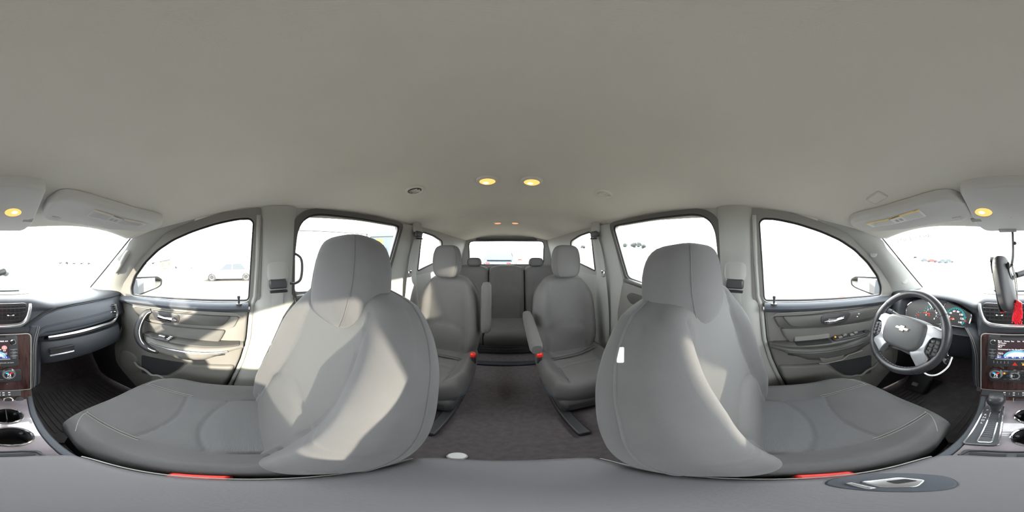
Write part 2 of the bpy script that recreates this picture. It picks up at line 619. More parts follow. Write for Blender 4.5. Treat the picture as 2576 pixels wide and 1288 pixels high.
SIDES = ((1, 'right'), (-1, 'left'))
for s, nm in SIDES:
    lower = [(0.03, 0), (0.0, .40), (-.035, .82), (-1.0, .82), (-1.0, 0)]
    mb = solid_panel(lower, [], lambda a, b, d: side(s, a, b, d), .03)
    up1 = [(-.035, .82), (-.055, 1.0), (-.06, 1.2), (-1.0, 1.2), (-1.0, .82)]
    m2 = solid_panel(up1, [WIN_R], lambda a, b, d: side(s, a, b, d), .03)
    mb.add(m2.v, m2.f)
    m2 = solid_panel([(-1.0, 0), (-1.0, 1.2), (-2.16, 1.18), (-2.16, 0)], [], lambda a, b, d: side(s, a, min(b, .82), d), .03) if 0 else None
    lo2 = solid_panel([(-1.0, 0), (-1.0, .82), (-2.16, .82), (-2.16, 0)], [], lambda a, b, d: side(s, a, b, d), .03)
    mb.add(lo2.v, lo2.f)
    up2 = solid_panel([(-1.0, .82), (-1.0, 1.2), (-2.16, 1.2), (-2.16, .82)], [WIN_Q], lambda a, b, d: side(s, a, b, d), .03)
    mb.add(up2.v, up2.f)
    wl = setp(mb.build('wall_' + nm, M_TRIM, smooth=False), 'grey body side trim panel on the %s of the cabin' % ('passenger side' if s > 0 else 'driver side'), kind='structure')
    # foot well side
    m3 = solid_panel([(.0, 0), (.0, .77), (1.26, .77), (1.26, 0)], [], lambda a, b, d: Vector((s * (.735 + d), a, b)), .02)
    m3.build('kick_panel', M_DARK, wl, smooth=False)

# rear wall (liftgate) with its opening
RW = round_poly([(-.50, .82), (.50, .82), (.505, 1.138), (-.505, 1.138)], .06)
mb = solid_panel([(-.66, 0), (.66, 0), (.66, .82), (.56, 1.24), (-.56, 1.24), (-.66, .82)], [RW], lambda a, b, d: Vector((a, -2.15 - d, b)), .03)
setp(mb.build('wall_rear', M_TRIM, smooth=False), 'grey liftgate trim around the rear window', kind='structure')

# A pillars
WL = [(.588, .2, 1.172), (.568, .38, 1.145), (.550, .487, 1.116), (.556, .54, 1.068), (.585, .705, .974), (.622, .95, .820)]
FL = [(.592, .21, 1.160), (.605, .33, 1.128), (.624, .45, 1.055), (.648, .56, .975), (.675, .66, .885), (.694, .715, .80)]
wl_, fl_ = catmull(WL, 6), catmull(FL, 6)
k = 1
for s, nm in SIDES:
    mb = MB()
    n = len(wl_)
    def ap(u, v):
        a, b = wl_[v], fl_[v]
        p = a.lerp(b, u)
        bul = math.sin(u * PI) * .018 * sst(4, 14, v)
        return Vector((s * (p.x - bul), p.y - bul * .5, p.z))
    mb.sheet(ap, [i / 8 for i in range(9)], list(range(n)))
    mb.sheet(lambda u, v: ap(u, v) + Vector((s * .02, .01, 0)), [i / 8 for i in range(9)], list(range(n)))
    tr = setp(mb.build('trim_%d' % k, M_TRIM), 'smooth grey windshield pillar trim on the %s' % ('passenger side' if s > 0 else 'driver side'), kind='structure')
    if s < 0:
        for (px, py) in ((2202, 639), (2272, 706)):
            t_ = .0
            best = min(((ap(u_ / 8, v_) - seen(px, py, plane=(ap(u_ / 8, v_), (.5, -.8, 0)))).length, u_ / 8, v_) for u_ in range(9) for v_ in range(n))
            c = ap(best[1], best[2])
            b = MB()
            b.lathe([(.0002, 0), (.016, 0), (.017, .001), (.016, .003), (.0002, .0035)], c, (.62, -.75, .2), 20)
            b.build('round_badge', M_TRIM, tr)
    k += 1

# B pillars, C pillars: proud moulded covers
for s, nm in SIDES:
    mb = MB()
    rows = [(.0, .20, -.26), (.10, .185, -.25), (.30, .12, -.24), (.52, .050, -.22), (.64, .020, -.20), (.815, .002, -.185), (.845, -.012, -.18), (1.0, -.030, -.178), (1.10, -.034, -.178), (1.20, -.038, -.178)]
    rings = []
    for z, y0, y1 in rows:
        out_ = .035 if z < .84 else .018
        r = []
        for t in [i / 10 for i in range(11)]:
            Y = lerp(y0, y1, t)
            e = out_ * (1 - abs(2 * t - 1) ** 4)
            r.append(side(s, Y, z, -e - .002))
        rings.append(r)
    mb.loft(rings, closed=False, cap=False)
    o = setp(mb.build('trim_%d' % k, M_TRIM), 'wide grey pillar trim behind the front door on the %s' % ('passenger side' if s > 0 else 'driver side'), kind='structure')
    b = MB()   # light door edge seal in front of the pillar
    b.tube([side(s, y, z, -.012) for z, y in ((.12, .185), (.30, .122), (.52, .052), (.64, .022), (.80, .003), (.85, -.012), (1.0, -.026), (1.17, -.036))], .009, 8)
    b.build('door_seal', M_TRIM, o, label='pale rubber door opening seal')
    k += 1
for s, nm in SIDES:
    mb = MB()
    rings = []
    for z in (.1, .5, .84, .9, 1.0, 1.1, 1.185):
        y0, y1 = interp(z, [(.1, -.80), (.84, -.79), (1.185, -.81)]), interp(z, [(.1, -1.20), (.84, -1.10), (1.185, -1.045)])
        rings.append([side(s, lerp(y0, y1, t), z, -.022 * (1 - abs(2 * t - 1) ** 4) - .002) for t in [i / 8 for i in range(9)]])
    mb.loft(rings, closed=False, cap=False)
    setp(mb.build('trim_%d' % k, M_TRIM), 'grey pillar trim between rear door and rearmost side window, %s' % ('passenger side' if s > 0 else 'driver side'), kind='structure')
    k += 1

# ---- windows: panes
def pane(n, label, outline, mapf, m, t=.004):
    mb = solid_panel(outline, [], mapf, t)
    return setp(mb.build('window_%d' % n, m, smooth=False), label, kind='structure')
def ws_pt(u, v):
    """windshield: v 0 at the base, 1 at the header"""
    base = Vector((u * .66, 1.20 - .18 * u * u, .80))
    head = Vector((u * .575, .715 - .215 * u * u, 1.172 - .045 * u * u))
    return base.lerp(head, v)
mb = MB()
g = [-1 + i / 10 for i in range(21)]
h = [i / 8 for i in range(9)]
mb.sheet(ws_pt, g, h)
mb.sheet(lambda u, v: ws_pt(u, v) + Vector((0, .003, .003)), g, h)
ws = setp(mb.build('window_1', M_GLASS), 'wide curved windshield ahead of the dashboard', kind='structure')
# number painted on the outside of the windshield, seen reversed from inside
wa, wb = seen(2250, 616, Y=.72), seen(2352, 604, Y=.72)
c_ = Vector(((-.31), 0, 0))
u0, v0 = -.80, .935
pc = ws_pt(u0, v0) + Vector((0, .006, .006))
tx = (ws_pt(u0 - .1, v0) - ws_pt(u0 + .1, v0))
ty = (ws_pt(u0, v0 + .05) - ws_pt(u0, v0 - .05))
M_INK = mat('window_marker', (.55, .60, .60), .9)
lettering('4932 1303', .040, pc, tx, ty, M_INK, ws, 'painted_number').data.extrude = .0003
# black ceramic edge band and base seal
b = MB()
b.tube([ws_pt(u, 0.04) + Vector((0, -.004, .004)) for u in g], .006, 6)
for s in (1, -1):
    b.tube([ws_pt(s * .985, v) + Vector((0, -.004, 0)) for v in h], .004, 6)
b.build('window_seal', M_BLACK, ws)

n = 2
for s, nm in SIDES:
    sd = 'passenger side' if s > 0 else 'driver side'
    for poly, lab, m in ((WIN_F, 'front door window on the %s' % sd, M_GLASS), (WIN_R, 'rear door window on the %s' % sd, M_GLASS), (WIN_Q, 'small rearmost side window on the %s' % sd, M_GLASS)):
        o = pane(n, lab, poly, lambda a, b_, d: side(s, a, b_, .012 + d), m)
        b = MB()
        b.tube([side(s, p[0], p[1], .004) for p in poly], .0075, 6, closed=True)
        b.build('window_seal', M_BLACK, o)
        n += 1
o = pane(n, 'rear window in the liftgate', RW, lambda a, b_, d: Vector((a, -2.165 - d, b_)), M_GLASS)
b = MB(); b.tube([(p.x, -2.155, p.y) for p in RW], .008, 6, closed=True); b.build('window_seal', M_BLACK, o)
b = MB()
b.box((0, -2.13, 1.155), (.8, .03, .02)); b.build('brake_light_cover', M_DARK, o)

# ---------------------------------------------------------------- front doors
def front_door(s, n):
    sd = 'passenger side' if s > 0 else 'driver side'
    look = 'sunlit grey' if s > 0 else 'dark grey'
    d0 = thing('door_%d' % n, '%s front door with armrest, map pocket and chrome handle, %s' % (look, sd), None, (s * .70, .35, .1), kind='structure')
    T = lambda X: (lambda a, b, d: Vector((s * (X - d), a, b)))
    # upper frame round the glass
    outer = [(-.03, .80), (.715, .79), (.72, .81), (.665, .885), (.565, .975), (.455, 1.055), (.335, 1.130), (.215, 1.162), (.1, 1.184), (-.04, 1.195), (-.05, 1.15)]
    mb = solid_panel(outer, [WIN_F], lambda a, b, d: side(s, a, b, d), -.014)
    mb.build('window_frame', M_DOOR, d0, smooth=False)
    # main panel
    main = round_poly([(.70, .815), (.715, .70), (.71, .58), (.785, .42), (.775, .28), (.60, .10), (.20, .10), (.135, .30), (.065, .52), (.035, .64), (.018, .815)], .03)
    mb = MB(); mb.prism(main, T(.735), 0, .052, inset=.012)
    mb.build('panel', M_DOOR, d0, bevel=0)
    # belt line pad
    mb = MB()
    path = [(.72, .795), (.62, .800), (.45, .806), (.28, .810), (.1, .811), (.016, .811)]
    rings = []
    for (Y, z) in catmull([(0, p[0], p[1]) for p in path], 4) and [(q.y, q.z) for q in catmull([(0, p[0], p[1]) for p in path], 4)]:
        c = Vector((s * .695, Y, z - .012))
        rings.append([c + Vector((s * .040 * math.cos(a) * (-1), 0, .024 * math.sin(a))) for a in [2 * PI * i / 14 for i in range(14)]])
    mb.loft(rings)
    mb.build('sill_pad', M_DASHL if s < 0 else M_DASHL, d0)
    mb = MB()
    mb.tube([Vector((s * .668, Y, z)) for Y, z in ((.70, .770), (.55, .776), (.35, .780), (.15, .780), (.07, .775), (.045, .755))], .0014, 5)
    mb.build('stitching', M_THREAD, d0)
    # upper inset trim, two layers
    P = [(.055, .757), (.08, .705), (.115, .697), (.30, .694), (.50, .690), (.565, .692), (.615, .752), (.60, .764), (.30, .766)]
    mb = MB(); mb.prism(round_poly(P, .012), T(.684), 0, .012, inset=.006)
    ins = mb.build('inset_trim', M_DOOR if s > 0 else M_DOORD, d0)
    P = [(.09, .762), (.125, .717), (.16, .712), (.30, .709), (.50, .704), (.555, .706), (.595, .750), (.585, .758), (.30, .7625)]
    mb = MB(); mb.prism(round_poly(P, .012), T(.672), 0, .008, inset=.004)
    mb.build('inset_panel', M_DOORD, ins)
    # chrome inner handle in its recess
    hy = .385 if s > 0 else .325
    mb = MB(); mb.prism(round_poly([(hy - .068, .758), (hy - .062, .712), (hy + .06, .705), (hy + .085, .75), (hy + .07, .762)], .02), T(.664), 0, .003, inset=.001)
    rec = mb.build('handle_bezel', M_DARK, d0)
    mb = MB()
    mb.tube([Vector((s * x, y, z)) for x, y, z in ((.660, hy - .050, .725), (.648, hy - .035, .731), (.646, hy, .732), (.650, hy + .035, .735), (.66, hy + .045, .738))], [.006, .0115, .008, .009, .006], 10, flat=1.2)
    mb.build('door_handle', M_CHROME, rec, label='chrome inner door handle')
    # centre pad
    P = [(.115, .690), (.30, .687), (.55, .682), (.58, .60), (.16, .605), (.135, .645)] if s > 0 else [(.085, .70), (.30, .694), (.58, .680), (.60, .60), (.14, .612), (.105, .655)]
    mb = MB(); mb.prism(round_poly(P, .014), T(.684), 0, .016, inset=.010)
    mb.build('centre_pad', M_DOORF, d0)
    # armrest: lofted along the door
    rings = []
    ys = [.045, .06, .09, .14, .2, .27, .34, .41, .47, .505, .52]
    for Y in ys:
        t = (Y - .045) / .475
        dep = .082 * (math.sin(PI * clamp(.06 + t * .80)) ** .55)
        zt = .628 - .004 * math.sin(t * PI)
        zb = lerp(.60, .515, sst(0, .45, t)) + .03 * sst(.75, 1, t)
        xo = .684
        r = []
        for i in range(16):
            a = -PI / 2 + PI * i / 15
            cx = math.copysign(abs(math.cos(a)) ** .55, math.cos(a))
            zz = math.sin(a)
            z = lerp((zt + zb) / 2, zt if zz > 0 else zb, abs(zz) ** .8)
            r.append(Vector((s * (xo - dep * cx * (1 if zz > -.2 else lerp(1, .75, (-.2 - zz) / .8))), Y, z)))
        r.append(Vector((s * .70, Y, zt))); r.append(Vector((s * .70, Y, zb)))
        rings.append(r)
    mb = MB(); mb.loft(rings)
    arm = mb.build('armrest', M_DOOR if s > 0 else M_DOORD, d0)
    def armx(Y, q=1.0):
        t = (Y - .045) / .475
        return .684 - .082 * (math.sin(PI * clamp(.06 + t * .80)) ** .55) * q
    P = [(Y, armx(Y, .93)) for Y in (.06, .09, .14, .2, .27, .34, .41, .47, .50)] + [(.50, .682), (.06, .682)]
    mb = MB(); mb.prism(P, lambda a, b, d: Vector((s * b, a, .627 + d)), -.004, .004, inset=.002)
    mb.build('armrest_top', M_DOORD, arm)
    mb = MB()
    mb.tube([Vector((s * (armx(Y) - .001), Y, z)) for Y, z in ((.105, .603), (.12, .602), (.14, .600), (.2, .597), (.27, .595), (.34, .593), (.41, .592), (.46, .592))], .006, 8, flat=.8)
    mb.build('bright_strip', M_SILVER if s > 0 else M_DARK, arm, label='satin silver strip along the armrest' if s > 0 else None)
    mb = MB()
    mb.tube([Vector((s * (armx(Y) + .003), Y, z)) for Y, z in ((.115, .585), (.14, .582), (.2, .580), (.27, .578), (.34, .576), (.41, .576), (.48, .577))], .003, 6)
    mb.build('gap_line', M_BLACK, arm)
    if s > 0:
        # curved pull handle rising from the armrest
        pts = [(.672, .478, .752), (.655, .505, .735), (.632, .522, .69), (.612, .522, .64), (.604, .500, .590), (.606, .455, .560), (.618, .41, .550)]
        path = catmull(pts, 6)
        mb = MB(); mb.tube(path, [lerp(.014, .021, math.sin(PI * i / (len(path) - 1))) for i in range(len(path))], 12)
        ph = mb.build('pull_handle', M_DARK, d0)
        mb = MB(); mb.tube([p + Vector((-.008, -.017, .004)) for p in path[2:-3]], .0032, 8)
        mb.build('silver_edge', M_SILVER, ph, label='satin silver edge of the pull handle')
        # lock and window switches
        mb = MB(); mb.box((.63, .40, .634), (.052, .10, .004)); sw = mb.build('switch_plate', M_DARK, arm, bevel=.002)
        mb = MB(); mb.box((.632, .395, .640), (.014, .034, .010)); mb.build('window_switch', M_SILVER, arm, bevel=.003)
        for i in range(3):
            mb = MB(); mb.box((.617 + .014 * i, .355, .639), (.009, .016, .008)); mb.build('lock_button', M_SILVER, arm, bevel=.002)
    else:
        # grip well and row of switches
        mb = MB(); mb.prism(round_poly([(.15, .675), (.15, .625), (.30, .617), (.295, .668)], .012), lambda a, b, d: Vector((s * b, a, .632 + d)), 0, .002)
        mb.build('grip_well', M_BLACK, arm)
        mb = MB(); mb.box((s * .668, .225, .645), (.012, .16, .026), Matrix.Rotation(rad(14 * s), 3, 'Y')); mb.build('grip_rim', M_DOOR, arm, bevel=.005)
        mb = MB(); mb.prism(round_poly([(.31, .668), (.31, .622), (.46, .622), (.515, .640), (.515, .660), (.47, .668)], .015), lambda a, b, d: Vector((s * b, a, .630 + d)), 0, .008, inset=.003)
        sp_ = mb.build('switch_plate', M_DARK, arm)
        for i in range(4):
            mb = MB(); mb.box((s * (.640 + .014 * (i % 2)), .345 + .030 * i, .642), (.016, .020, .010), Matrix.Rotation(rad(8), 3, 'X')); mb.build('window_switch', M_DOOR, arm, bevel=.003)
        mb = MB(); mb.lathe([(.0002, 0), (.012, 0), (.012, .006), (.009, .009), (.0002, .009)], (s * .645, .485, .637), (0, 0, 1), 16); mb.build('mirror_knob', M_BLACK, arm)
        mb = MB(); mb.box((s * .652, .328, .640), (.006, .006, .006)); mb.build('lock_light', M_LEDA, arm)
        # memory seat buttons high on the door
        for i, z in enumerate((.742, .728)):
            mb = MB(); mb.box((s * .662, .455 - .008 * i, z), (.004, .006, .004)); mb.build('lock_mark', M_WHITE, rec)
        # scoop under the armrest and its paler lip
        mb = MB(); mb.prism(round_poly([(.235, .575), (.36, .57), (.345, .535), (.25, .533)], .012), T(.612), 0, .006, inset=.003)
        mb.build('grip_scoop', M_DOOR, arm)
        mb = MB(); mb.tube([Vector((s * .600, y, z)) for y, z in ((.235, .535), (.26, .527), (.34, .529), (.37, .55), (.44, .556))], .003, 6); mb.build('scoop_lip', M_DOOR, arm)
    # map pocket: padded rear part, dark opening and wavy lip
    P = [(.085, .485), (.30, .47), (.345, .40), (.40, .335), (.50, .30), (.50, .16), (.16, .16), (.14, .30)]
    mb = MB(); mb.prism(round_poly(P, .02), T(.690), 0, .026, inset=.018)
    pk = mb.build('map_pocket', M_DOOR, d0)
    mb = MB(); mb.prism(round_poly([(.31, .462), (.56, .44), (.565, .285), (.50, .30), (.41, .335), (.355, .395)], .015), T(.686), 0, .006)
    mb.build('pocket_opening', M_DARK, pk)
    mb = MB(); mb.tube(catmull([Vector((s * .668, y, z)) for y, z in ((.33, .34), (.40, .315), (.455, .322), (.49, .31), (.53, .335), (.575, .345), (.60, .372))], 4), .007, 8)
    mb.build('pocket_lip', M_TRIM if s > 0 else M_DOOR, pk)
    # lock knob
    mb = MB()
    mb.lathe([(.0002, 0), (.012, 0), (.012, .006), (.0045, .008), (.0045, .026), (.0065, .032), (.0055, .040), (.0002, .041)], (s * .668, .055, .815), (0, 0, 1), 14)
    mb.build('lock_knob', M_DARK, d0)
    # bump at the bottom front (speaker)
    mb = MB(); mb.ellipsoid((s * .69, .66, .34), .022, .075, .09, e=.7); mb.build('speaker_cover', M_DOOR, d0)
    return d0
front_door(-1, 1)
front_door(1, 2)

def rear_door(s, n):
    sd = 'passenger side' if s > 0 else 'driver side'
    d0 = thing('door_%d' % n, 'dark grey rear door panel beside the second row seat, %s' % sd, None, (s * .70, -.45, .1), kind='structure')
    T = lambda X: (lambda a, b, d: Vector((s * (X - d), a, b)))
    mb = MB(); mb.prism(round_poly([(-.20, .825), (-.24, .10), (-.80, .10), (-.83, .60), (-.785, .825)], .03), T(.72), 0, .04, inset=.012)
    mb.build('panel', M_DOOR, d0)
    mb = MB(); mb.tube([Vector((s * .688, y, z)) for y, z in ((-.19, .825), (-.35, .822), (-.57, .818), (-.76, .838))], .016, 10); mb.build('sill_pad', M_DOORD, d0)
    mb = MB(); mb.prism(round_poly([(-.26, .62), (-.26, .56), (-.66, .54), (-.72, .60), (-.66, .63)], .02), T(.684), 0, .06, inset=.02); mb.build('armrest', M_DOORD, d0)
    mb = MB(); mb.prism(round_poly([(-.26, .76), (-.28, .70), (-.70, .70), (-.74, .74), (-.70, .77)], .02), T(.684), 0, .012, inset=.006); mb.build('inset_trim', M_DOORD, d0)
    mb = MB(); mb.tube([Vector((s * .66, y, z)) for y, z in ((-.34, .73), (-.37, .735), (-.42, .735))], .008, 8); mb.build('door_handle', M_CHROME, d0, label='chrome inner door handle')
    fr = [(p[0], p[1]) for p in WIN_R]
    cx, cz = -.47, 1.0
    outer = [(cx + (a - cx) * 1.085, cz + (b - cz) * 1.10) for a, b in fr]
    mb = solid_panel(outer, [fr], lambda a, b, d: side(s, a, min(b, 1.2), d), -.008)
    mb.build('window_frame', M_DOORD, d0, smooth=False)
rear_door(-1, 3)
rear_door(1, 4)

# outside ground
def gz(X, Y): return -.46 - .032 * X
mb = MB()
R_ = [0, 2, 4, 7, 12, 20, 35, 60, 100, 180, 320, 600, 1000]
rings = []
for r in R_[1:]:
    rings.append([Vector((r * math.cos(2 * PI * k / 48), r * math.sin(2 * PI * k / 48), gz(r * math.cos(2 * PI * k / 48), 0))) for k in range(48)])
mb.loft(rings, cap=False)
mb.add(rings[0], [list(range(48))])
setp(mb.build('ground', M_GROUND), 'pale bare dirt of the open yard outside the windows', kind='structure')

# ================================================================ DASHBOARD
dash = thing('dashboard', 'dark blue grey dashboard with air vents, gauges, glove box and wood centre stack', 'dashboard', (0, .85, .0))
def zh(X):
    """brow over the gauges"""
    q = 1 - ((X + .365) / .225) ** 2
    return .795 + .072 * math.sqrt(q) if q > 0 else 0
def dprof(X):
    a = abs(X)
    fy = .055 * (a / .68) ** 3
    c = sst(.27, .13, a)
    yb = 1.21 - .16 * (a / .66) ** 2
    hump = .028 * c
    w = sst(-.60, -.54, X) * (1 - sst(-.20, -.15, X))          # gauge recess
    zb = .834
    P = [(yb, .806), (yb - .05, .824), (.95 + fy, zb + hump * .3), (.80 + fy, zb + hump * .8), (.71 + fy, zb + .004 + hump), (.665 + fy, .832 + hump),
         (.648 + fy, .818 + hump * .6), (.652 + fy, .808), (.645 + fy, .795), (.636 + fy, .760), (.628 + fy, .725), (.622 + fy, .702), (.64 + fy, .69),
         (.665 + fy, .675), (.67 + fy, .60), (.70 + fy, .52), (.80, .47), (1.0, .46), (1.22, .46)]
    if w > 0:
        z = max(zh(X), .80)
        Q = [(yb, .806), (yb - .05, .824), (.95, max(zb, z - .015)), (.80, z - .003), (.71, z), (.665, z - .004),
             (.652, z - .016), (.668, z - .022), (.735, z - .025), (.74, .765), (.735, .715), (.665, .700), (.63, .695),
             (.645, .67), (.65, .60), (.68, .54), (.80, .47), (1.0, .46), (1.22, .46)]
        P = [(lerp(p[0], q[0], w), lerp(p[1], q[1], w)) for p, q in zip(P, Q)]
    return catmull([(p[0], p[1], 0) for p in P], 3)
NP = len(dprof(0))
xs = [-.715 + 1.43 * i / 120 for i in range(121)]
cache = [dprof(x) for x in xs]
mb = MB()
mb.sheet(lambda i, j: Vector((xs[i], cache[i][j].x, cache[i][j].y)), list(range(121)), list(range(0, NP)))
mb.build('dash_body', M_DASH, dash, angle=50)
# defroster slot and upper tray outline
b = MB()
b.box((0, 1.0, .843), (.30, .016, .006)); b.build('defroster_slot', M_BLACK, dash)
b = MB()
b.tube(catmull([(-.17, .80, .861), (-.10, .77, .864), (0, .765, .866), (.10, .77, .864), (.17, .80, .861)], 4), .0015, 5); b.build('top_seam', M_DARK, dash)

def facep(X, z, d=0.):
    a = abs(X)
    return Vector((X, interp(z, [(.69, .640), (.702, .622), (.76, .636), (.80, .648), (.84, .66)]) + .055 * (a / .68) ** 3 - d, z))
# passenger soft pad with its dark groove and stitching
rings = []
xs2 = [.115 + (.615 - .115) * i / 30 for i in range(31)]
def ptop(X): return interp(X, [(.115, .752), (.15, .775), (.20, .803), (.26, .818), (.34, .823), (.46, .822), (.62, .815)])
def pbot(X): return interp(X, [(.115, .60), (.13, .66), (.15, .690), (.20, .712), (.40, .708), (.62, .702)])
mb = MB()
def padp(i, v):
    X = xs2[i]
    z = lerp(pbot(X), ptop(X) - .006, v)
    bul = .016 * (1 - abs(2 * v - 1) ** 5) * (1 - abs(2 * i / 30 - 1) ** 14)
    return facep(X, max(z, .69), bul - .002)
mb.sheet(padp, list(range(31)), [k_ / 12 for k_ in range(13)])
pad = mb.build('passenger_pad', M_DASHL, dash)
mb = MB(); mb.tube([facep(x, ptop(x), .004) for x in xs2], .0035, 6); mb.build('groove', M_BLACK, dash)
mb = MB()
st = [padp(i, .45 if i > 4 else lerp(.25, .45, i / 4)) + Vector((0, -.001, 0)) for i in range(31)]
mb.tube(st, .0013, 5); mb.tube([p + Vector((0, -.0005, -.007)) for p in st], .0011, 5)
mb.build('stitching', M_DASH, pad)
# bright strip sweeping round the right vent
mb = MB()
sp = catmull([seen(118, 844, Y=.615), seen(160, 838, Y=.617), seen(205, 829, Y=.625), seen(245, 818, Y=.64), seen(278, 807, Y=.660), seen(289, 788, Y=.668), seen(284, 765, Y=.668)], 6)
sp = [p + Vector((0, -.018, 0)) for p in sp]
m_ = len(sp)
mb.tube(sp, [lerp(.004, .0075, min(1, i / 12)) for i in range(m_)], 8, flat=1.0)
mb.build('bright_strip', M_SILVER, dash, label='satin silver strip sweeping up around the outer vent')
mb = MB(); mb.tube([p + Vector((0, .006, -.013)) for p in sp[:-10]], .007, 8); mb.build('shadow_gap', M_BLACK, dash)

def vent(name, c, w, h, nrm, ns, nv, poly=None, frame=M_SILVER):
    """air vent: dark box, horizontal slats, upright blades, tab"""
    nrm = Vector(nrm).normalized()
    xa = Vector((0, 0, 1)).cross(nrm).normalized() * -1
    if xa.x < 0: xa = -xa
    ya = Vector((0, 0, 1)) - nrm * nrm.z; ya.normalize()
    c = Vector(c)
    poly = poly or [(-w / 2, -h / 2), (w / 2, -h / 2), (w / 2, h / 2), (-w / 2, h / 2)]
    f = lambda a, b_, d: c + xa * a + ya * b_ + nrm * d
    mb = MB(); mb.prism(round_poly(poly, .006), f, -.002, .004)
    v = mb.build('air_vent', M_BLACK, dash)
    def span(y):
        xs_ = []
        for (p, q) in zip(poly, poly[1:] + poly[:1]):
            if (p[1] - y) * (q[1] - y) < 0:
                xs_.append(lerp(p[0], q[0], (y - p[1]) / (q[1] - p[1])))
        return (min(xs_), max(xs_)) if len(xs_) >= 2 else None
    y0, y1 = min(p[1] for p in poly), max(p[1] for p in poly)
    M = Matrix((xa, ya, nrm)).transposed()
    for i in range(ns):
        y = lerp(y0, y1, (i + .7) / (ns + .4))
        sp_ = span(y)
        if not sp_: continue
        mb = MB(); mb.box(f((sp_[0] + sp_[1]) / 2, y, .009), (sp_[1] - sp_[0] - .003, .0024, .009), M @ Matrix.Rotation(rad(20), 3, 'X'))
        mb.build('slat', M_DARK, v, smooth=False)
    for i in range(nv):
        x = lerp(min(p[0] for p in poly), max(p[0] for p in poly), (i + .8) / (nv + .6))
        mb = MB(); mb.box(f(x, (y0 + y1) / 2, .0055), (.0018, (y1 - y0) * .86, .004), M)
        mb.build('blade', M_DARK, v, smooth=False)
    mb = MB(); mb.tube([f(-.008, -.002, .016), f(.008, -.002, .016)], [.0035, .0035], 8); mb.ellipsoid(f(-.010, -.002, .017), .0045, .0045, .004, n=8, m=6); mb.ellipsoid(f(.010, -.002, .017), .0045, .0045, .004, n=8, m=6)
    mb.build('vent_tab', M_CHROME, v)
    return v
# centre pair in one silver bezel
cy = .628
vent('v', (-.0705, cy, .812), .13, .07, (0, -1, .12), 4, 7, [(-.068, .034), (-.062, .006), (-.045, -.022), (-.025, -.033), (.06, -.033), (.06, .036)])
vent('v', (.060, cy, .812), .13, .07, (0, -1, .12), 4, 7, [(.062, .034), (.057, .006), (.042, -.022), (.022, -.033), (-.058, -.033), (-.058, .036)])
mb = MB()
bz = catmull([(-.147, .613, .856), (-.145, .612, .83), (-.134, .612, .795), (-.115, .611, .775), (-.08, .610, .768), (0, .609, .766), (.07, .610, .768), (.105, .611, .775), (.124, .612, .795), (.134, .612, .83), (.136, .613, .856)], 5)
mb.tube(bz, [lerp(.005, .010, math.sin(PI * i / (len(bz) - 1)) ** .6) for i in range(len(bz))], 10, flat=.7)
mb.build('vent_bezel', M_SILVER, dash, label='wide satin silver bezel under the centre vents')
mb = MB(); mb.prism(round_poly([(-.14, .856), (-.136, .80), (-.11, .768), (.10, .768), (.126, .80), (.13, .856)], .02), lambda a, b_, d: Vector((a, .636 - d, b_)), 0, .008)
mb.build('vent_housing', M_DARK, dash)
# outer vents
vc = seen(274, 779, Y=.69)
vent('v', vc + Vector((-.004, -.030, 0)), .05, .085, (-.45, -1, .1), 6, 0, [(-.026, -.040), (.018, -.034), (.026, 0), (.018, .036), (-.012, .040)])
vc2 = seen(2254, 788, Y=.70)
vent('v', vc2 + Vector((.0, -.040, 0)), .06, .075, (.35, -1, .1), 6, 0, [(.030, -.036), (-.02, -.030), (-.028, .0), (-.02, .036), (.022, .036)])
mb = MB()
q = [vc2 + Vector((x, -.055, z)) for x, z in ((-.012, .050), (-.034, .03), (-.040, 0), (-.034, -.036), (-.005, -.052), (.045, -.055), (.09, -.058))]
mb.tube(catmull(q, 5), .0055, 8); mb.build('bright_strip', M_SILVER, dash, label='satin silver strip below the driver side vent')

# glove box
gx0, gx1 = .165, .63
mb = MB()
def gb(u, v):
    X = lerp(gx0, gx1, u)
    zt, zb = lerp(.678, .650, u), lerp(.545, .535, u)
    z = lerp(zt, zb, v)
    Y = .622 + .05 * (X / .65) ** 3 - .030 * math.sin(PI * (.15 + .75 * v)) + .05 * sst(.85, 1, v)
    return Vector((X, Y + .03 * (abs(2 * u - 1) ** 16), z))
mb.sheet(gb, [i / 24 for i in range(25)], [i / 14 for i in range(15)])
mb.sheet(lambda u, v: gb(u, v) + Vector((0, .03, 0)), [i / 24 for i in range(25)], [i / 14 for i in range(15)])
for uu in (0, 1): mb.sheet(lambda a, v: gb(uu, v) + Vector((0, .03 * a, 0)), [0, 1], [i / 14 for i in range(15)])
for v_ in (0, 1): mb.sheet(lambda u, a: gb(u, v_) + Vector((0, .03 * a, 0)), [i / 24 for i in range(25)], [0, 1])
gbx = mb.build('glove_box', M_DASH, dash)
hc = seen(156, 879, Y=.59)
mb = MB(); mb.box(hc + Vector((0, -.003, .004)), (.105, .012, .026)); mb.build('handle_recess', M_BLACK, gbx, bevel=.004)
mb = MB(); mb.box(hc + Vector((-.005, -.012, -.012)), (.100, .016, .008)); mb.build('latch_handle', M_SILVER, gbx, bevel=.003)
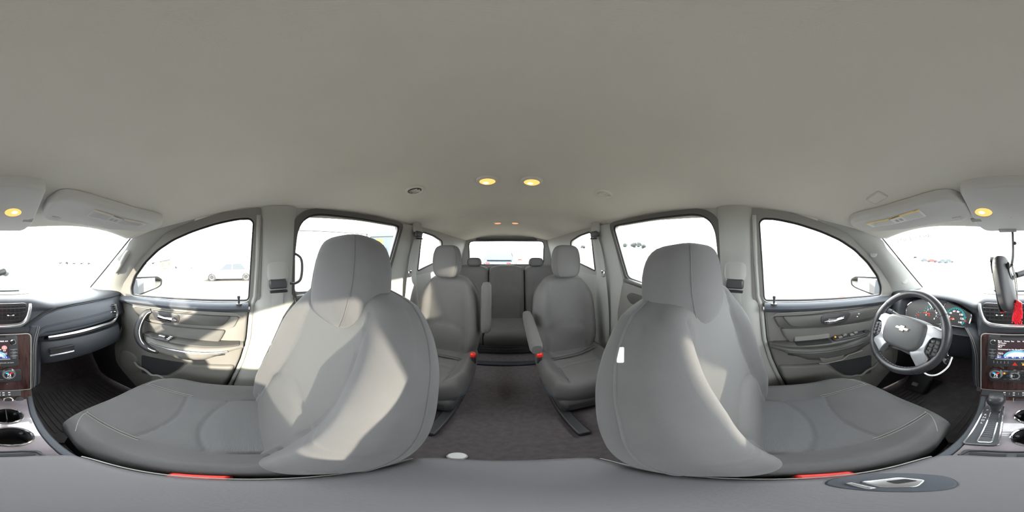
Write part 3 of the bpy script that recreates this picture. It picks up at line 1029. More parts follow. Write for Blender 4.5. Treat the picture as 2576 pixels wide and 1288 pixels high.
# curved side cheeks running down to the console
for s in (1, -1):
    mb = MB()
    pts = [(.165, .628, .755), (.148, .616, .70), (.140, .606, .64), (.137, .596, .58), (.133, .585, .52), (.128, .575, .465)] if s > 0 else [(-.205, .650, .735), (-.172, .622, .70), (-.152, .608, .64), (-.145, .598, .58), (-.141, .587, .52), (-.136, .577, .465)]
    path = catmull(pts, 5)
    rings = []
    for p in path:
        rings.append([p + Vector((s * x, y, 0)) for x, y in ((-.028, .002), (-.020, -.012), (-.008, -.017), (.006, -.014), (.017, -.002), (.022, .02), (.022, .20), (-.028, .20))])
    mb.loft(rings)
    ck = mb.build('stack_cheek', M_DASHL, dash)
    mb = MB(); mb.tube([p + Vector((s * -.002, -.018, 0)) for p in path], .0012, 5); mb.tube([p + Vector((s * .006, -.0155, 0)) for p in path], .0012, 5)
    mb.build('stitching', M_THREAD, ck)
    mb = MB()
    rings = []
    for (x, y, z) in catmull([(.19, .648, .69), (.172, .630, .65), (.163, .615, .60), (.157, .60, .53), (.150, .585, .465)], 4):
        rings.append([Vector((s * (x + a), y + b_, z)) for a, b_ in ((-.02, .0), (0, -.012), (.012, .0), (.014, .22), (-.02, .22))])
    mb.loft(rings); mb.build('inner_cheek', M_DASH, dash)

# ---- gauges
cl = thing  # (kept simple: the cluster is a part of the dashboard)
CP = ((0, .705, .76), (0, -1, .28))
def gp(px, py, d=0.): return seen(px, py, plane=CP) + Vector((0, -d, d * .28))
mb = MB(); poly = [(-.575, .69), (-.155, .69), (-.17, .77), (-.25, .845), (-.42, .852), (-.52, .83), (-.575, .76)]
mb.prism(round_poly(poly, .02), lambda a, b_, d: Vector((a, .735 - (b_ - .76) * -.28 - d, b_)), 0, .01)
ic = mb.build('instrument_cluster', M_DASH, dash)
pods = ([(2281, 812), (2281, 778), (2287, 766), (2303, 756), (2321, 751), (2330, 753), (2344, 770), (2356, 786), (2366, 785), (2371, 800), (2368, 815), (2330, 815), (2295, 814)],
        [(2372, 784), (2377, 767), (2383, 760), (2390, 761), (2412, 771), (2438, 787), (2444, 794), (2442, 808), (2436, 820), (2424, 823), (2395, 819), (2375, 817)])
for pd in pods:
    P3 = [gp(x, y, .004) for x, y in pd]
    mb = MB(); mb.tube(catmull(P3, 4, True), .0042, 8, closed=True); pr = mb.build('gauge_bezel', M_CHROME, ic)
    mb = MB(); c = sum(P3, Vector()) / len(P3)
    Q = catmull(P3, 4, True)
    mb.add([c + Vector((0, -.001, 0))] + [p + Vector((0, -.001, 0)) for p in Q], [(0, i + 1, (i + 1) % len(Q) + 1) for i in range(len(Q))])
    mb.build('gauge_face', M_GAUGE, ic)
XA = Vector((1, 0, 0)); YA = Vector((0, .28, 1)).normalized()
def dial(cpx, cpy, r, a0, a1, nt, nums, needle, nlen, sweep_teal, name):
    c = gp(cpx, cpy, .006)
    def pol(a, rr): return c + XA * math.cos(rad(a)) * rr + YA * math.sin(rad(a)) * rr
    mt = MB()
    for i in range(nt):
        a = lerp(a0, a1, i / (nt - 1))
        if not (sweep_teal[0] >= a >= sweep_teal[1]): continue
        p, q = pol(a, r), pol(a, r * (.80 if i % 2 == 0 else .88))
        mt.tube([p, q], .0013, 4)
    mt.build('tick_marks', M_TEAL, ic)
    for i, t in enumerate(nums):
        a = lerp(a0, a1, i / (len(nums) - 1))
        lettering(t, r * .26, pol(a, r * .64), XA, YA, M_SCRTXT, ic, 'numeral')
    mb = MB(); p = pol(needle, r * .12) + Vector((0, -.003, 0)); q = pol(needle, nlen) + Vector((0, -.003, 0))
    mb.tube([p, q], [.0028, .0014], 6); mb.build('needle', M_NEEDLE, ic)
dial(2344, 790, .046, 200, -45, 15, ['0', '1', '2', '3', '4', '5', '6', '7', '8'], 178, .044, (178, 60), 'tach')
dial(2404, 799, .050, 215, -38, 33, ['0', '20', '40', '60', '80', '100', '120', '140'], 202, .043, (165, -38), 'speed')
for (x, y, a) in ((2313, 794, 150), (2369, 796, 120), (2432, 808, 180)):
    c = gp(x, y, .006)
    mb = MB(); mb.tube([c, c + XA * math.cos(rad(a)) * .014 + YA * math.sin(rad(a)) * .014], [.0025, .0015], 6); mb.build('needle', M_LEDR, ic)
    mt = MB()
    for k_ in range(5):
        aa = a - 80 + 40 * k_
        mt.tube([c + (XA * math.cos(rad(aa)) + YA * math.sin(rad(aa))) * .017, c + (XA * math.cos(rad(aa)) + YA * math.sin(rad(aa))) * .021], .001, 4)
    mt.build('tick_marks', M_WHITE, ic)
mb = MB(); mb.box(gp(2340, 794, .006), (.009, .003, .003)); mb.build('warning_light', M_LEDR, ic)
lettering('mph', .009, gp(2398, 802, .006), XA, YA, M_SCRTXT, ic)

# ---- centre stack
S0 = Vector((0, .598, .735)); S1 = Vector((0, .545, .468))
SY = (S0 - S1).normalized(); SX = Vector((1, 0, 0)); SN = SX.cross(SY)      # towards the cabin
SLEN = (S0 - S1).length
def sk(a, b_, d=0.): return S1 + SX * a + SY * b_ + SN * d
def skp(px, py, d=0.):
    p = seen(px, py, plane=(S1 + SN * d, SN)); q = p - S1
    return q.dot(SX), q.dot(SY)
poly = round_poly([(-.122, .004), (.118, .004), (.133, SLEN), (-.136, SLEN)], [.004, .004, .02, .02])
mb = MB(); mb.prism(poly, sk, -.06, .004, inset=.003)
stk = mb.build('centre_stack', M_WOOD, dash, label='dark wood grained centre stack panel')
mb = MB(); mb.tube([sk(p.x, p.y, .003) for p in poly], .0022, 6, closed=True); mb.build('stack_edge', M_TRIM, stk)
# radio
A = skp(2488, 841); B = skp(43, 841); C_ = skp(2490, 917); D_ = skp(41, 915)
def rect(px0, py0, px1, py1):
    a, b_ = skp(px0, py0), skp(px1, py1)
    return a[0], b_[1], b_[0], a[1]
x0, y0, x1, y1 = A[0], C_[1], B[0], A[1]
mb = MB(); mb.prism(round_poly([(x0, y0), (x1, y0), (x1, y1), (x0, y1)], .012), sk, .002, .012, inset=.004)
radio = mb.build('radio', M_DARK, dash)
sx0, sx1 = skp(2508, 870)[0], skp(22, 870)[0]
sy1, sy0 = skp(2540, 854)[1], skp(2540, 899)[1]
mb = MB(); mb.prism([(sx0, sy0), (sx1, sy0), (sx1, sy1), (sx0, sy1)], sk, .009, .0125); scr = mb.build('screen', M_SCREEN, radio)
mb = MB(); mb.prism([(sx0 - .003, sy0 - .006), (sx1 + .003, sy0 - .006), (sx1 + .003, sy0 - .001), (sx0 - .003, sy0 - .001)], sk, .009, .0135); mb.build('screen_lip', M_SPOKE, radio)
mb = MB(); mb.prism([(sx0 + .012, sy1 + .012), (sx1 - .012, sy1 + .012), (sx1 - .012, sy1 + .019), (sx0 + .012, sy1 + .019)], sk, .011, .0135); mb.build('disc_slot', M_BLACK, radio)
W, H = sx1 - sx0, sy1 - sy0
def st_(t, u, v, size, m=M_SCRTXT, al='LEFT'): return lettering(t, size, sk(sx0 + W * u, sy0 + H * v, .0129), SX, SY, m, scr, 'screen_text', al, .0001)
mb = MB(); n_ = 20
arc = [(sx0 + W * (.56 + .36 * math.cos(PI * i / n_)), sy0 + H * (.10 + .36 * math.sin(PI * i / n_))) for i in range(n_ + 1)]
mb.prism(arc, sk, .0124, .0127); mb.build('screen_dome', M_SCRBLUE, scr)
mb = MB(); arc = [(sx0 + W * (.56 + .29 * math.cos(PI * i / n_)), sy0 + H * (.10 + .27 * math.sin(PI * i / n_))) for i in range(n_ + 1)]
mb.prism(arc, sk, .0126, .0128); mb.build('screen_dome', M_SCRPALE, scr)
mb = MB(); mb.prism([(sx0, sy0), (sx1, sy0), (sx1, sy0 + H * .11), (sx0, sy0 + H * .11)], sk, .0124, .0128); mb.build('preset_bar', M_SCRNAVY, scr)
for t, u in (('Back', .03), ('Home', .20), ('Fav', .40), ('Src', .57), ('4/11', .71)): st_(t, u, .945, H * .10)
st_('8:30 AM', .975, .945, H * .10, al='RIGHT')
st_('FM Radio', .04, .84, H * .095); st_('Autumn', .04, .735, H * .095); st_('88.7', .04, .63, H * .11); st_('Connected to No Broadband', .04, .50, H * .10)
st_('Menu', .055, .27, H * .10); st_('Fav 1', .03, .155, H * .075)
for t, u in (('88.7', .03), ('90.3', .22), ('92.1', .42), ('96.5', .61), ('102.5', .80)): st_(t, u, .055, H * .10)
def frame(u0, v0, u1, v1, r_=.0007):
    b = MB(); b.tube([sk(sx0 + W * u, sy0 + H * v, .013) for u, v in ((u0, v0), (u1, v0), (u1, v1), (u0, v1))], r_, 4, closed=True); b.build('screen_frame', M_GREYP, scr)
frame(.03, .21, .175, .335); frame(.80, .21, .94, .335); st_('Tune', .87, .27, H * .10, al='CENTER')
mb = MB(); mb.lathe([(.0002, 0), (H * .12, 0), (H * .12, .0003), (.0002, .0003)], sk(sx0 + W * .87, sy0 + H * .60, .0126), SN, 20); mb.build('screen_icon', M_SCRPINK, scr)
st_('AM', .87, .43, H * .09, al='CENTER'); st_('i', .87, .60, H * .16, al='CENTER')
def knob(px, py, r, h, parent, mats=(M_CHROME, M_BLACK), face=None, z0=.010):
    a, b_ = skp(px, py, z0 + h)
    c = sk(a, b_, z0)
    mb = MB(); mb.lathe([(r * 1.05, 0), (r * 1.05, h * .3), (r, h * .5), (r * .95, h), (r * .70, h * 1.02), (r * .70, h * .95), (.0002, h * .95)], c, SN, 28)
    k_ = mb.build('knob', mats[0], parent)
    mb = MB(); mb.lathe([(.0002, 0), (r * .72, 0), (r * .70, h * .10), (.0002, h * .12)], c + SN * h * .92, SN, 24); mb.build('knob_face', mats[1], k_)
    return k_, c + SN * h * 1.06
knob(2498, 861, .0115, .014, radio); knob(33, 861, .0115, .014, radio)
for px, texts in ((2497, ('Fav', 'tel', 'Home', 'Rpt', 'Back', 'Seek')), (35, ('Src', 'Tune', 'Info', 'Menu', 'Mute', 'Next'))):
    a, b0 = skp(px, 879, .012); b1 = skp(px, 899, .012)[1]
    for i, t in enumerate(texts):
        if i % 2 == 0:
            mb = MB(); mb.box(sk(a, lerp(b0, b1, i / 5), .012), (.024, .001, .0015), Matrix((SX, SN, SY)).transposed()); mb.build('button_gap', M_GREYP, radio)
        lettering(t, .006, sk(a, lerp(b0, b1, (i + .4) / 5), .0122), SX, SY, M_GREYP, radio)
ub = skp(2540, 912, .012)[1]
for i in range(5):
    a = skp(2500 + 9 * i, 912, .012)[0]
    mb = MB(); mb.box(sk(a, ub, .0125), (.0015, .0015, .010), Matrix((SX, SN, SY)).transposed()); mb.build('button_gap', M_GREYP, radio)
a, b_ = skp(2553, 916, .012)
mb = MB(); mb.add([sk(a - .009, b_ - .006, .0135), sk(a + .009, b_ - .006, .0135), sk(a, b_ + .009, .0135), sk(a - .009, b_ - .006, .011), sk(a + .009, b_ - .006, .011), sk(a, b_ + .009, .011)], [(0, 1, 2), (3, 5, 4), (0, 3, 4, 1), (1, 4, 5, 2), (2, 5, 3, 0)])
mb.build('hazard_triangle', M_RED, radio, smooth=False)
mb = MB(); mb.box(sk(*skp(2574, 917, .012), .0135), (.006, .004, .006)); mb.build('airbag_light', M_LEDA, radio)
lettering('PASSENGER AIR BAG', .006, sk(*skp(14, 913, .012), .0126), SX, SY, M_WHITE, radio)
# climate panel
P = [skp(2491, 928), skp(52, 925), skp(52, 958), skp(30, 962), skp(2496, 962), skp(2491, 955)]
xA, xB = P[0][0], P[1][0]; yA, yB = skp(2500, 927)[1], skp(2500, 957)[1]
mb = MB(); mb.prism(round_poly([(xA, yB), (xB, yB), (xB, yA), (xA, yA)], .012), sk, .002, .009, inset=.003); clim = mb.build('climate_panel', M_DARK, dash)
for px in (2505, 23):
    k_, c = knob(px, 943, .0225, .018, clim, (M_SILVER, M_BLACK))
    for dx, m in ((-.006, M_LEDB), (.006, M_LEDR)):
        mb = MB(); mb.box(c + SX * dx + SY * .0085, (.010, .002, .0055), Matrix((SX, SN, SY)).transposed()); mb.build('temperature_band', m, k_, bevel=.001)
    lettering('72', .013, c - SY * .001, SX, SY, M_SCRTXT, k_); lettering('AUTO', .005, c - SY * .011, SX, SY, M_SCRTXT, k_)
k_, c = knob(2553, 946, .0175, .016, clim, (M_SILVER, M_BLACK))
lettering('II', .011, c - SX * .003, SX, SY, M_GREYP, k_); mb = MB(); mb.box(c - SX * .0095, (.004, .002, .010), Matrix((SX, SN, SY)).transposed()); mb.build('fan_mark', M_WHITE, k_)
for t, px, py in (('Auto', 2531, 933), ('A/C', 2553, 931), ('Rear', 2574, 933), ('Sync', 8, 933), ('Fan', 2533, 940), ('Off', 2535, 946), ('F/V', 2528, 954), ('Mode', 2545, 955), ('Def', 2562, 955), ('Vent', 4, 955), ('R', 2573, 945)):
    lettering(t, .0062, sk(*skp(px, py, .009), .0092), SX, SY, M_GREYP, clim)
mb = MB(); mb.box(sk(*skp(2527, 939, .009), .0100), (.0045, .003, .006)); mb.build('button_light', M_LEDA, clim)
lettering('PASS AIR BAG', .006, sk(*skp(2562, 961, .005), .0045), SX, SY, M_GREYP, stk)
# lower button strip and outlets between stack and console
L0 = Vector((0, .548, .470)); L1 = Vector((0, .497, .436))
LY = (L0 - L1).normalized(); LN = SX.cross(LY)
def lk(a, b_, d=0.): return L1 + SX * a + LY * b_ + LN * d
def lkp(px, py):
    q = seen(px, py, plane=(L1, LN)) - L1
    return q.dot(SX), q.dot(LY)
LL = (L0 - L1).length
mb = MB(); mb.prism([(-.118, 0), (.112, 0), (.118, LL), (-.122, LL)], lk, -.05, .0); low = mb.build('button_strip', M_WOOD, dash)
mb = MB(); mb.prism(round_poly([(-.118, LL * .48), (.082, LL * .48), (.084, LL * .98), (-.118, LL * .98)], .005), lk, -.002, .006, inset=.002); bs = mb.build('button_row', M_DARK, low)
for i, px in enumerate((2528, 2540, 2551, 2562, 2574, 8, 22)):
    a, b_ = lkp(px, 981)
    if i in (1, 3):
        mb = MB(); mb.box(lk(a, LL * .72, .0065), (.0014, .0014, .010), Matrix((SX, LN, LY)).transposed()); mb.build('button_gap', M_GREYP, bs)
    else:
        mb = MB(); mb.box(lk(a, LL * .79, .0065), (.007, .0014, .005), Matrix((SX, LN, LY)).transposed()); mb.box(lk(a, LL * .62, .0065), (.007, .0014, .004), Matrix((SX, LN, LY)).transposed()); mb.build('button_mark', M_WHITE, bs)
a, b_ = lkp(2563, 1003)
mb = MB(); mb.box(lk(a + .004, LL * .20, .002), (.034, .008, .020), Matrix((SX, LN, LY)).transposed()); mb.build('usb_socket', M_DARK, low, bevel=.003)
mb = MB(); mb.box(lk(a - .016, LL * .20, .004), (.003, .010, .024), Matrix((SX, LN, LY)).transposed()); mb.build('socket_edge', M_SILVER, low)
a, b_ = lkp(20, 1002)
for rr, hh, m, nm_ in ((.0155, .006, M_CHROME, 'outlet_ring'), (.011, .007, M_BLACK, 'outlet_core')):
    mb = MB(); mb.lathe([(.0002, 0), (rr, 0), (rr, hh), (rr * .9, hh + .001), (.0002, hh + .001)], lk(a, LL * .2, 0), LN, 24); mb.build(nm_, m, low)
mb = MB(); mb.lathe([(.0002, 0), (.012, 0), (.013, .003), (.012, .006), (.0002, .007)], lk(a + .034, LL * .22, .002), LN, 20); mb.build('outlet_cap', M_DARK, low)
# knee panel and column shroud
mb = MB(); mb.ellipsoid((-.37, .59, .672), .070, .10, .050, e=.6); mb.build('column_shroud', M_DARK, dash)
mb = MB()
mb.tube([(-.43, .56, .735), (-.47, .545, .757), (-.51, .53, .775)], [.009, .011, .013], 12)
stl = mb.build('indicator_stalk', M_DARK, dash)
p0_ = Vector((-.515, .528, .777)); mb = MB(); mb.tube([(-.513, .529, .776), (-.528, .523, .783)], [.0145, .013], 12); mb.build('stalk_switch', M_DASH, stl)
for i in range(3):
    mb = MB(); mb.box((-.485 - .012 * i, .523, .768 + .005 * i), (.005, .002, .005)); mb.build('stalk_mark', M_WHITE, stl)
mb = MB(); mb.tube([(-.30, .56, .70), (-.265, .55, .705)], [.008, .010], 10); mb.build('wiper_stalk', M_DARK, dash)

# ================================================================ STEERING WHEEL
WC = Vector((-.368, .456, .749)); TT = rad(25)
WU = Vector((0, math.sin(TT), math.cos(TT))); WX = Vector((1, 0, 0)); WNn = WX.cross(WU)   # towards the driver
whl = thing('steering_wheel', 'black leather steering wheel with silver spokes and gold emblem', 'steering wheel', WC)
def wk(a, b_, d=0.): return WC + WX * a + WU * b_ + WNn * d
R0 = .156
mb = MB()
ring = [wk(R0 * math.cos(2 * PI * i / 72), R0 * math.sin(2 * PI * i / 72)) for i in range(72)]
def rr_(i):
    a = (i * 5) % 360
    g_ = max(math.exp(-((a - c_) / 14) ** 2) for c_ in (12, 168, 372, 222, 318))
    return .0150 + .0025 * g_
mb.tube(ring, [rr_(i) for i in range(72)], 14, closed=True)
rim = mb.build('rim', M_LEATHER, whl)
for a in (35, 145, 238, 302):
    c = wk(R0 * math.cos(rad(a)), R0 * math.sin(rad(a)))
    t = (WX * -math.sin(rad(a)) + WU * math.cos(rad(a)))
    mb = MB(); mb.tube([c - t * .001, c + t * .001], [.0158, .0158], 16); mb.build('rim_seam', M_BLACK, rim)
mb = MB()
for i in range(72):
    a = 2 * PI * i / 72
    if 35 < (i * 5) < 145: continue
    p = wk((R0 - .0152) * math.cos(a), (R0 - .0152) * math.sin(a), .0015)
    t = (WX * -math.sin(a) + WU * math.cos(a)) * .003
    mb.tube([p - t + WNn * .002, p + t - WNn * .002], .0009, 4)
mb.build('rim_stitching', M_GREYP, rim)
# hub cover
hp = [(-.093, .022), (-.085, .046), (-.055, .056), (0, .060), (.055, .056), (.085, .046), (.093, .022), (.088, -.03), (.072, -.058), (.045, -.068), (0, -.070), (-.045, -.068), (-.072, -.058), (-.088, -.03)]
hp = [(p.x, p.y) for p in catmull([(a, b_, 0) for a, b_ in hp], 3, True)]
mb = MB(); mb.prism(hp, wk, -.03, .028, inset=.016); hub = mb.build('airbag_cover', M_HUB, whl)
# bow-tie shaped emblem
E_ = [(-.029, -.0045), (-.0085, -.0045), (-.0095, -.0105), (.0075, -.0105), (.0090, -.0045), (.025, -.0045), (.029, .0045), (.0090, .0045), (.0100, .0105), (-.0075, .0105), (-.0085, .0045), (-.025, .0045)]
E_ = [(a, b_) for a, b_ in E_]
mb = MB(); mb.prism([(a * 1.16, b_ * 1.3) for a, b_ in E_], lambda a, b_, d: wk(a, b_ + .010, d), .026, .0295); em = mb.build('emblem', M_DARK, hub, smooth=False)
mb = MB(); mb.prism([(a, b_ * .95) for a, b_ in E_], lambda a, b_, d: wk(a, b_ + .010, d), .0285, .0315, inset=.0008); mb.build('emblem_inlay', M_GOLD, em, smooth=False, label='gold bow tie shaped emblem')
for s in (1, -1):
    up = [(.080, .046), (.112, .046), (.150, .030), (.152, .012), (.118, .012), (.108, .0), (.100, -.030), (.100, -.052), (.120, -.072), (.112, -.112), (.088, -.125), (.062, -.085), (.050, -.066), (.070, -.056), (.086, -.030), (.091, .02)]
    up = [(s * a, b_) for a, b_ in up]
    mb = MB(); mb.prism(round_poly(up, .006), lambda a, b_, d: wk(a, b_, d - .012 - .010 * sst(.11, .15, abs(a)) - .018 * sst(.07, .12, -b_)), 0, .030, inset=.004)
    sp_ = mb.build('spoke', M_SPOKE, whl)
    bp = [(.112, .006), (.148, .000), (.150, -.030), (.142, -.056), (.116, -.066), (.106, -.050), (.104, -.02)]
    mb = MB(); mb.prism(round_poly([(s * a, b_) for a, b_ in bp], .008), lambda a, b_, d: wk(a, b_, d - .014), 0, .024, inset=.005)
    cp_ = mb.build('switch_pod', M_DARK, sp_)
    for i in range(4):
        y = -.006 - .014 * i
        mb = MB(); mb.box(wk(s * (.118 - .002 * i), y, .012), (.016, .012, .005), Matrix((WX, WU, WNn)).transposed()); bt = mb.build('button', M_DARK, sp_, bevel=.002)
        mb = MB(); mb.box(wk(s * (.136 - .001 * i), y - .002, .012), (.014, .012, .005), Matrix((WX, WU, WNn)).transposed()); bt = mb.build('button', M_DARK, sp_, bevel=.002)
    for i in range(3):
        lettering(('+', '-', 'o')[i], .009, wk(s * .118, -.008 - .016 * i, .0150), WX, WU, M_GREYP, sp_)
mb = MB(); mb.prism(round_poly([(-.05, -.062), (.05, -.062), (.062, -.085), (.0, -.080), (-.062, -.085)], .006), lambda a, b_, d: wk(a, b_, d - .03), 0, .02); mb.build('lower_trim', M_DARK, whl)
# cable hanging below the wheel and the keys
mb = MB()
mb.tube(catmull([(-.375, .565, .665), (-.355, .54, .625), (-.33, .50, .585), (-.29, .47, .565), (-.25, .47, .575), (-.225, .50, .605), (-.222, .53, .64)], 6), .0035, 8)
o = mb.build('cable', M_WHITE); setp(o, 'thin white cable looping under the steering wheel to the keys', 'cable')
kc = seen(2380, 895, Y=.57)
keys = thing('key_bunch', 'bunch of silver keys hanging from the ignition beside the steering wheel', 'keys', kc)
mb = MB(); mb.tube([kc + Vector((.0, .03, .03)), kc + Vector((0, -.006, .022))], [.010, .012], 14); mb.build('key_head', M_CHROME, keys)
mb = MB(); mb.tube([kc + Vector((.013 * math.cos(2 * PI * i / 20), -.006, .002 + .013 * math.sin(2 * PI * i / 20))) for i in range(20)], .0014, 6, closed=True); mb.build('key_ring', M_CHROME, keys)
for i, (dx, dz, m) in enumerate(((-.006, -.022, M_CHROME), (.004, -.026, M_CHROME), (.011, -.018, M_DARK))):
    mb = MB(); mb.box(kc + Vector((dx, -.006 - .003 * i, dz)), (.012, .003, .028), Matrix.Rotation(rad(-20 + 22 * i), 3, 'Y')); mb.build('key', m, keys, bevel=.001)

# pedals
pc_ = seen(2375, 895, Y=.88)
br = thing('brake_pedal', 'dark ribbed brake pedal in the driver foot well', 'pedal', pc_)
mb = MB(); mb.box(pc_, (.115, .018, .055), Matrix.Rotation(rad(35), 3, 'X')); mb.build('pedal_pad', M_PEDAL, br, bevel=.006)
for i in range(5):
    mb = MB(); mb.box(pc_ + Vector((-.044 + .022 * i, -.010, .0)), (.008, .006, .045), Matrix.Rotation(rad(35), 3, 'X')); mb.build('pedal_rib', M_PEDAL, br)
mb = MB(); mb.tube([pc_ + Vector((0, .01, 0)), pc_ + Vector((0, .09, .10)), pc_ + Vector((0, .13, .25))], .010, 8); mb.build('pedal_arm', M_DARK, br)
pa = seen(2410, 935, Y=.92)
ac = thing('accelerator_pedal', 'narrow ribbed accelerator pedal beside the centre console', 'pedal', (-.205, .93, .16))
mb = MB(); mb.box((-.205, .93, .16), (.045, .018, .16), Matrix.Rotation(rad(-25), 3, 'X')); mb.build('pedal_pad', M_PEDAL, ac, bevel=.006)
mb = MB(); mb.tube([(-.205, .965, .22), (-.205, 1.03, .33), (-.205, 1.2, .40)], .008, 8); mb.build('pedal_arm', M_DARK, ac)
fr = thing('foot_rest', 'dark plastic box with release lever on the floor below the steering wheel', 'foot rest', (-.58, .84, .06))
mb = MB(); mb.box((-.565, .84, .08), (.15, .05, .15), Matrix.Rotation(rad(-35), 3, 'X')); mb.build('body', M_DARK, fr, bevel=.012)
mb = MB(); mb.box((-.565, .805, .095), (.04, .02, .03), Matrix.Rotation(rad(-35), 3, 'X')); mb.build('latch', M_TRIM, fr, bevel=.006)
mb = MB(); mb.box((-.53, .87, .16), (.10, .012, .06), Matrix.Rotation(rad(-35), 3, 'X')); mb.build('plate', M_DASH, fr, bevel=.004)

# ================================================================ CENTRE CONSOLE
con = thing('centre_console', 'long centre console with glossy wood top, gear lever, cup holders and padded lid', 'console', (0, .2, 0))
# tapered body
rings = []
for Y, hw, zt in ((.60, .125, .452), (.50, .108, .440), (.42, .098, .436), (.33, .100, .434), (.26, .100, .434), (.20, .100, .430), (.0, .095, .41), (-.10, .095, .40), (-.15, .09, .38)):
    rings.append([Vector((-hw - .012, Y, 0.005)), Vector((-hw - .006, Y, zt - .03)), Vector((-hw, Y, zt - .008)), Vector((-hw + .008, Y, zt)), Vector((hw - .008, Y, zt)), Vector((hw, Y, zt - .008)), Vector((hw + .006, Y, zt - .03)), Vector((hw + .012, Y, 0.005))])
mb = MB()
mb.loft([r[:4] + [r[3] + Vector((.012, 0, 0)), r[3] + Vector((.012, 0, -.03))] for r in rings], cap=False, closed=False)
mb.loft([[r[4] + Vector((-.012, 0, -.03)), r[4] + Vector((-.012, 0, 0))] + r[4:] for r in rings], cap=False, closed=False)
mb.build('console_body', M_DASHL, con)
def cz(Y): return interp(Y, [(.20, .4365), (.33, .4365), (.42, .4385), (.50, .4425), (.60, .455)])
def chw(Y): return interp(Y, [(.20, .084), (.33, .084), (.42, .087), (.50, .096), (.60, .112)])
ysx = [.205 + .30 * i / 16 for i in range(17)]
mb = MB()
poly = [(chw(y), y) for y in ysx] + [(-chw(y), y) for y in reversed(ysx)]
CUPF = (.030, .418, .038); CUPR = (.028, .316, .041)
def circ(c, n=28): return [(c[0] + c[2] * math.cos(2 * PI * i / n), c[1] + c[2] * math.sin(2 * PI * i / n)) for i in range(n)]
m1 = solid_panel(poly, [circ(CUPF), circ(CUPR)], lambda a, b_, d: Vector((a, b_, cz(b_) + d)), .004)
wt = m1.build('wood_top', M_WOODC, con, smooth=False)
for c in (CUPF, CUPR):
    z = cz(c[1]) + .004
    mb = MB(); mb.lathe([(c[2] * .98, .001), (c[2] * 1.10, .0), (c[2] * 1.10, .003), (c[2] * 1.03, .006), (c[2] * .95, .004), (c[2] * .94, -.004)], (c[0], c[1], z), (0, 0, 1), 40)
    mb.f = [f for f in mb.f if len(f) == 4]; mb.m = mb.m[:len(mb.f)]
    cup = mb.build('cup_holder', M_CHROME, con, label='round cup holder with a chrome rim')
    mb = MB(); mb.lathe([(c[2] * .96, .0), (c[2] * .95, -.01), (c[2] * .90, -.075), (c[2] * .8, -.08), (.0003, -.08)], (c[0], c[1], z), (0, 0, 1), 32)
    mb.f = [f for f in mb.f if not (len(f) > 4 and all(abs(mb.v[i].z - z) < .002 for i in f))]; mb.m = [0] * len(mb.f)
    mb.build('cup_well', M_DARK, cup)
    for a_ in (40, 160, 280):
        mb = MB(); mb.box((c[0] + c[2] * .80 * math.cos(rad(a_)), c[1] + c[2] * .80 * math.sin(rad(a_)), z - .018), (.010, .010, .012), Matrix.Rotation(rad(a_), 3, 'Z'))
        mb.build('cup_grip', M_DASH, cup, bevel=.003)
mb = MB(); mb.box((CUPF[0], CUPF[1] + .01, cz(CUPF[1]) - .025), (.002, .052, .05)); mb.build('cup_divider', M_DASH, con)
# shifter gate
gp_ = [(-.091, .462), (-.040, .468), (-.032, .275), (-.088, .270)]
mb = MB(); mb.prism(round_poly(gp_, .008), lambda a, b_, d: Vector((a, b_, cz(b_) + .004 + d)), -.002, .005, inset=.002); gate = mb.build('shifter_plate', M_DASH, con)
mb = MB(); mb.tube([Vector((p.x, p.y, cz(p.y) + .008)) for p in round_poly(gp_, .008)], .0028, 6, closed=True); mb.build('plate_edge', M_CHROME, gate)
sl = [(-.070, .455), (-.048, .457), (-.044, .286), (-.068, .284)]
mb = MB(); mb.tube([Vector((p.x, p.y, cz(p.y) + .010)) for p in round_poly(sl, .004)], .0022, 6, closed=True); mb.build('slot_edge', M_CHROME, gate)
mb = MB(); mb.prism(sl, lambda a, b_, d: Vector((a, b_, cz(b_) + .008 + d)), 0, .0015); slo = mb.build('shift_slot', M_DARK, gate)
for i in range(14):
    y = .31 + .009 * i
    mb = MB(); mb.box((-.057, y, cz(y) + .0105), (.020, .004, .002)); mb.build('slat', M_GREYP if 0 else M_DASHL, gate)
for i, t in enumerate('PRNDL'):
    y = (.437, .412, .398, .384, .370)[i]
    lettering(t, .011, (-.080, y, cz(y) + .0112), (1, 0, 0), (0, 1, 0), M_WHITE, gate, 'gear_letter')
gl_ = Vector((-.0585, .437, .447))
mb = MB(); mb.tube([gl_ + Vector((-.010, 0, -.002)), gl_ + Vector((-.009, .003, .02))], .0035, 8); mb.tube([gl_ + Vector((.010, 0, -.002)), gl_ + Vector((.009, .003, .02))], .0035, 8); lev = mb.build('gear_lever', M_CHROME, con)
rings = []
for h_, rx, ry, dy in ((.0, .013, .014, 0), (.012, .015, .016, 0), (.030, .0195, .020, .003), (.036, .0205, .022, .004)):
    rings.append([gl_ + Vector((rx * math.cos(2 * PI * k_ / 24), dy + ry * math.sin(2 * PI * k_ / 24), .012 + h_)) for k_ in range(24)])
mb = MB(); mb.loft(rings); mb.build('lever_collar', M_DARK, lev)
rings = []
for h_, rx, ry, dy in ((.036, .0205, .022, .004), (.045, .024, .026, .006), (.058, .0265, .028, .008), (.068, .0255, .027, .010), (.075, .020, .021, .011), (.077, .008, .008, .012)):
    rings.append([gl_ + Vector((rx * math.copysign(abs(math.cos(2 * PI * k_ / 24)) ** .75, math.cos(2 * PI * k_ / 24)), dy + ry * math.sin(2 * PI * k_ / 24), .012 + h_)) for k_ in range(24)])
mb = MB(); mb.loft(rings); mb.build('knob', M_LEATHER, lev)
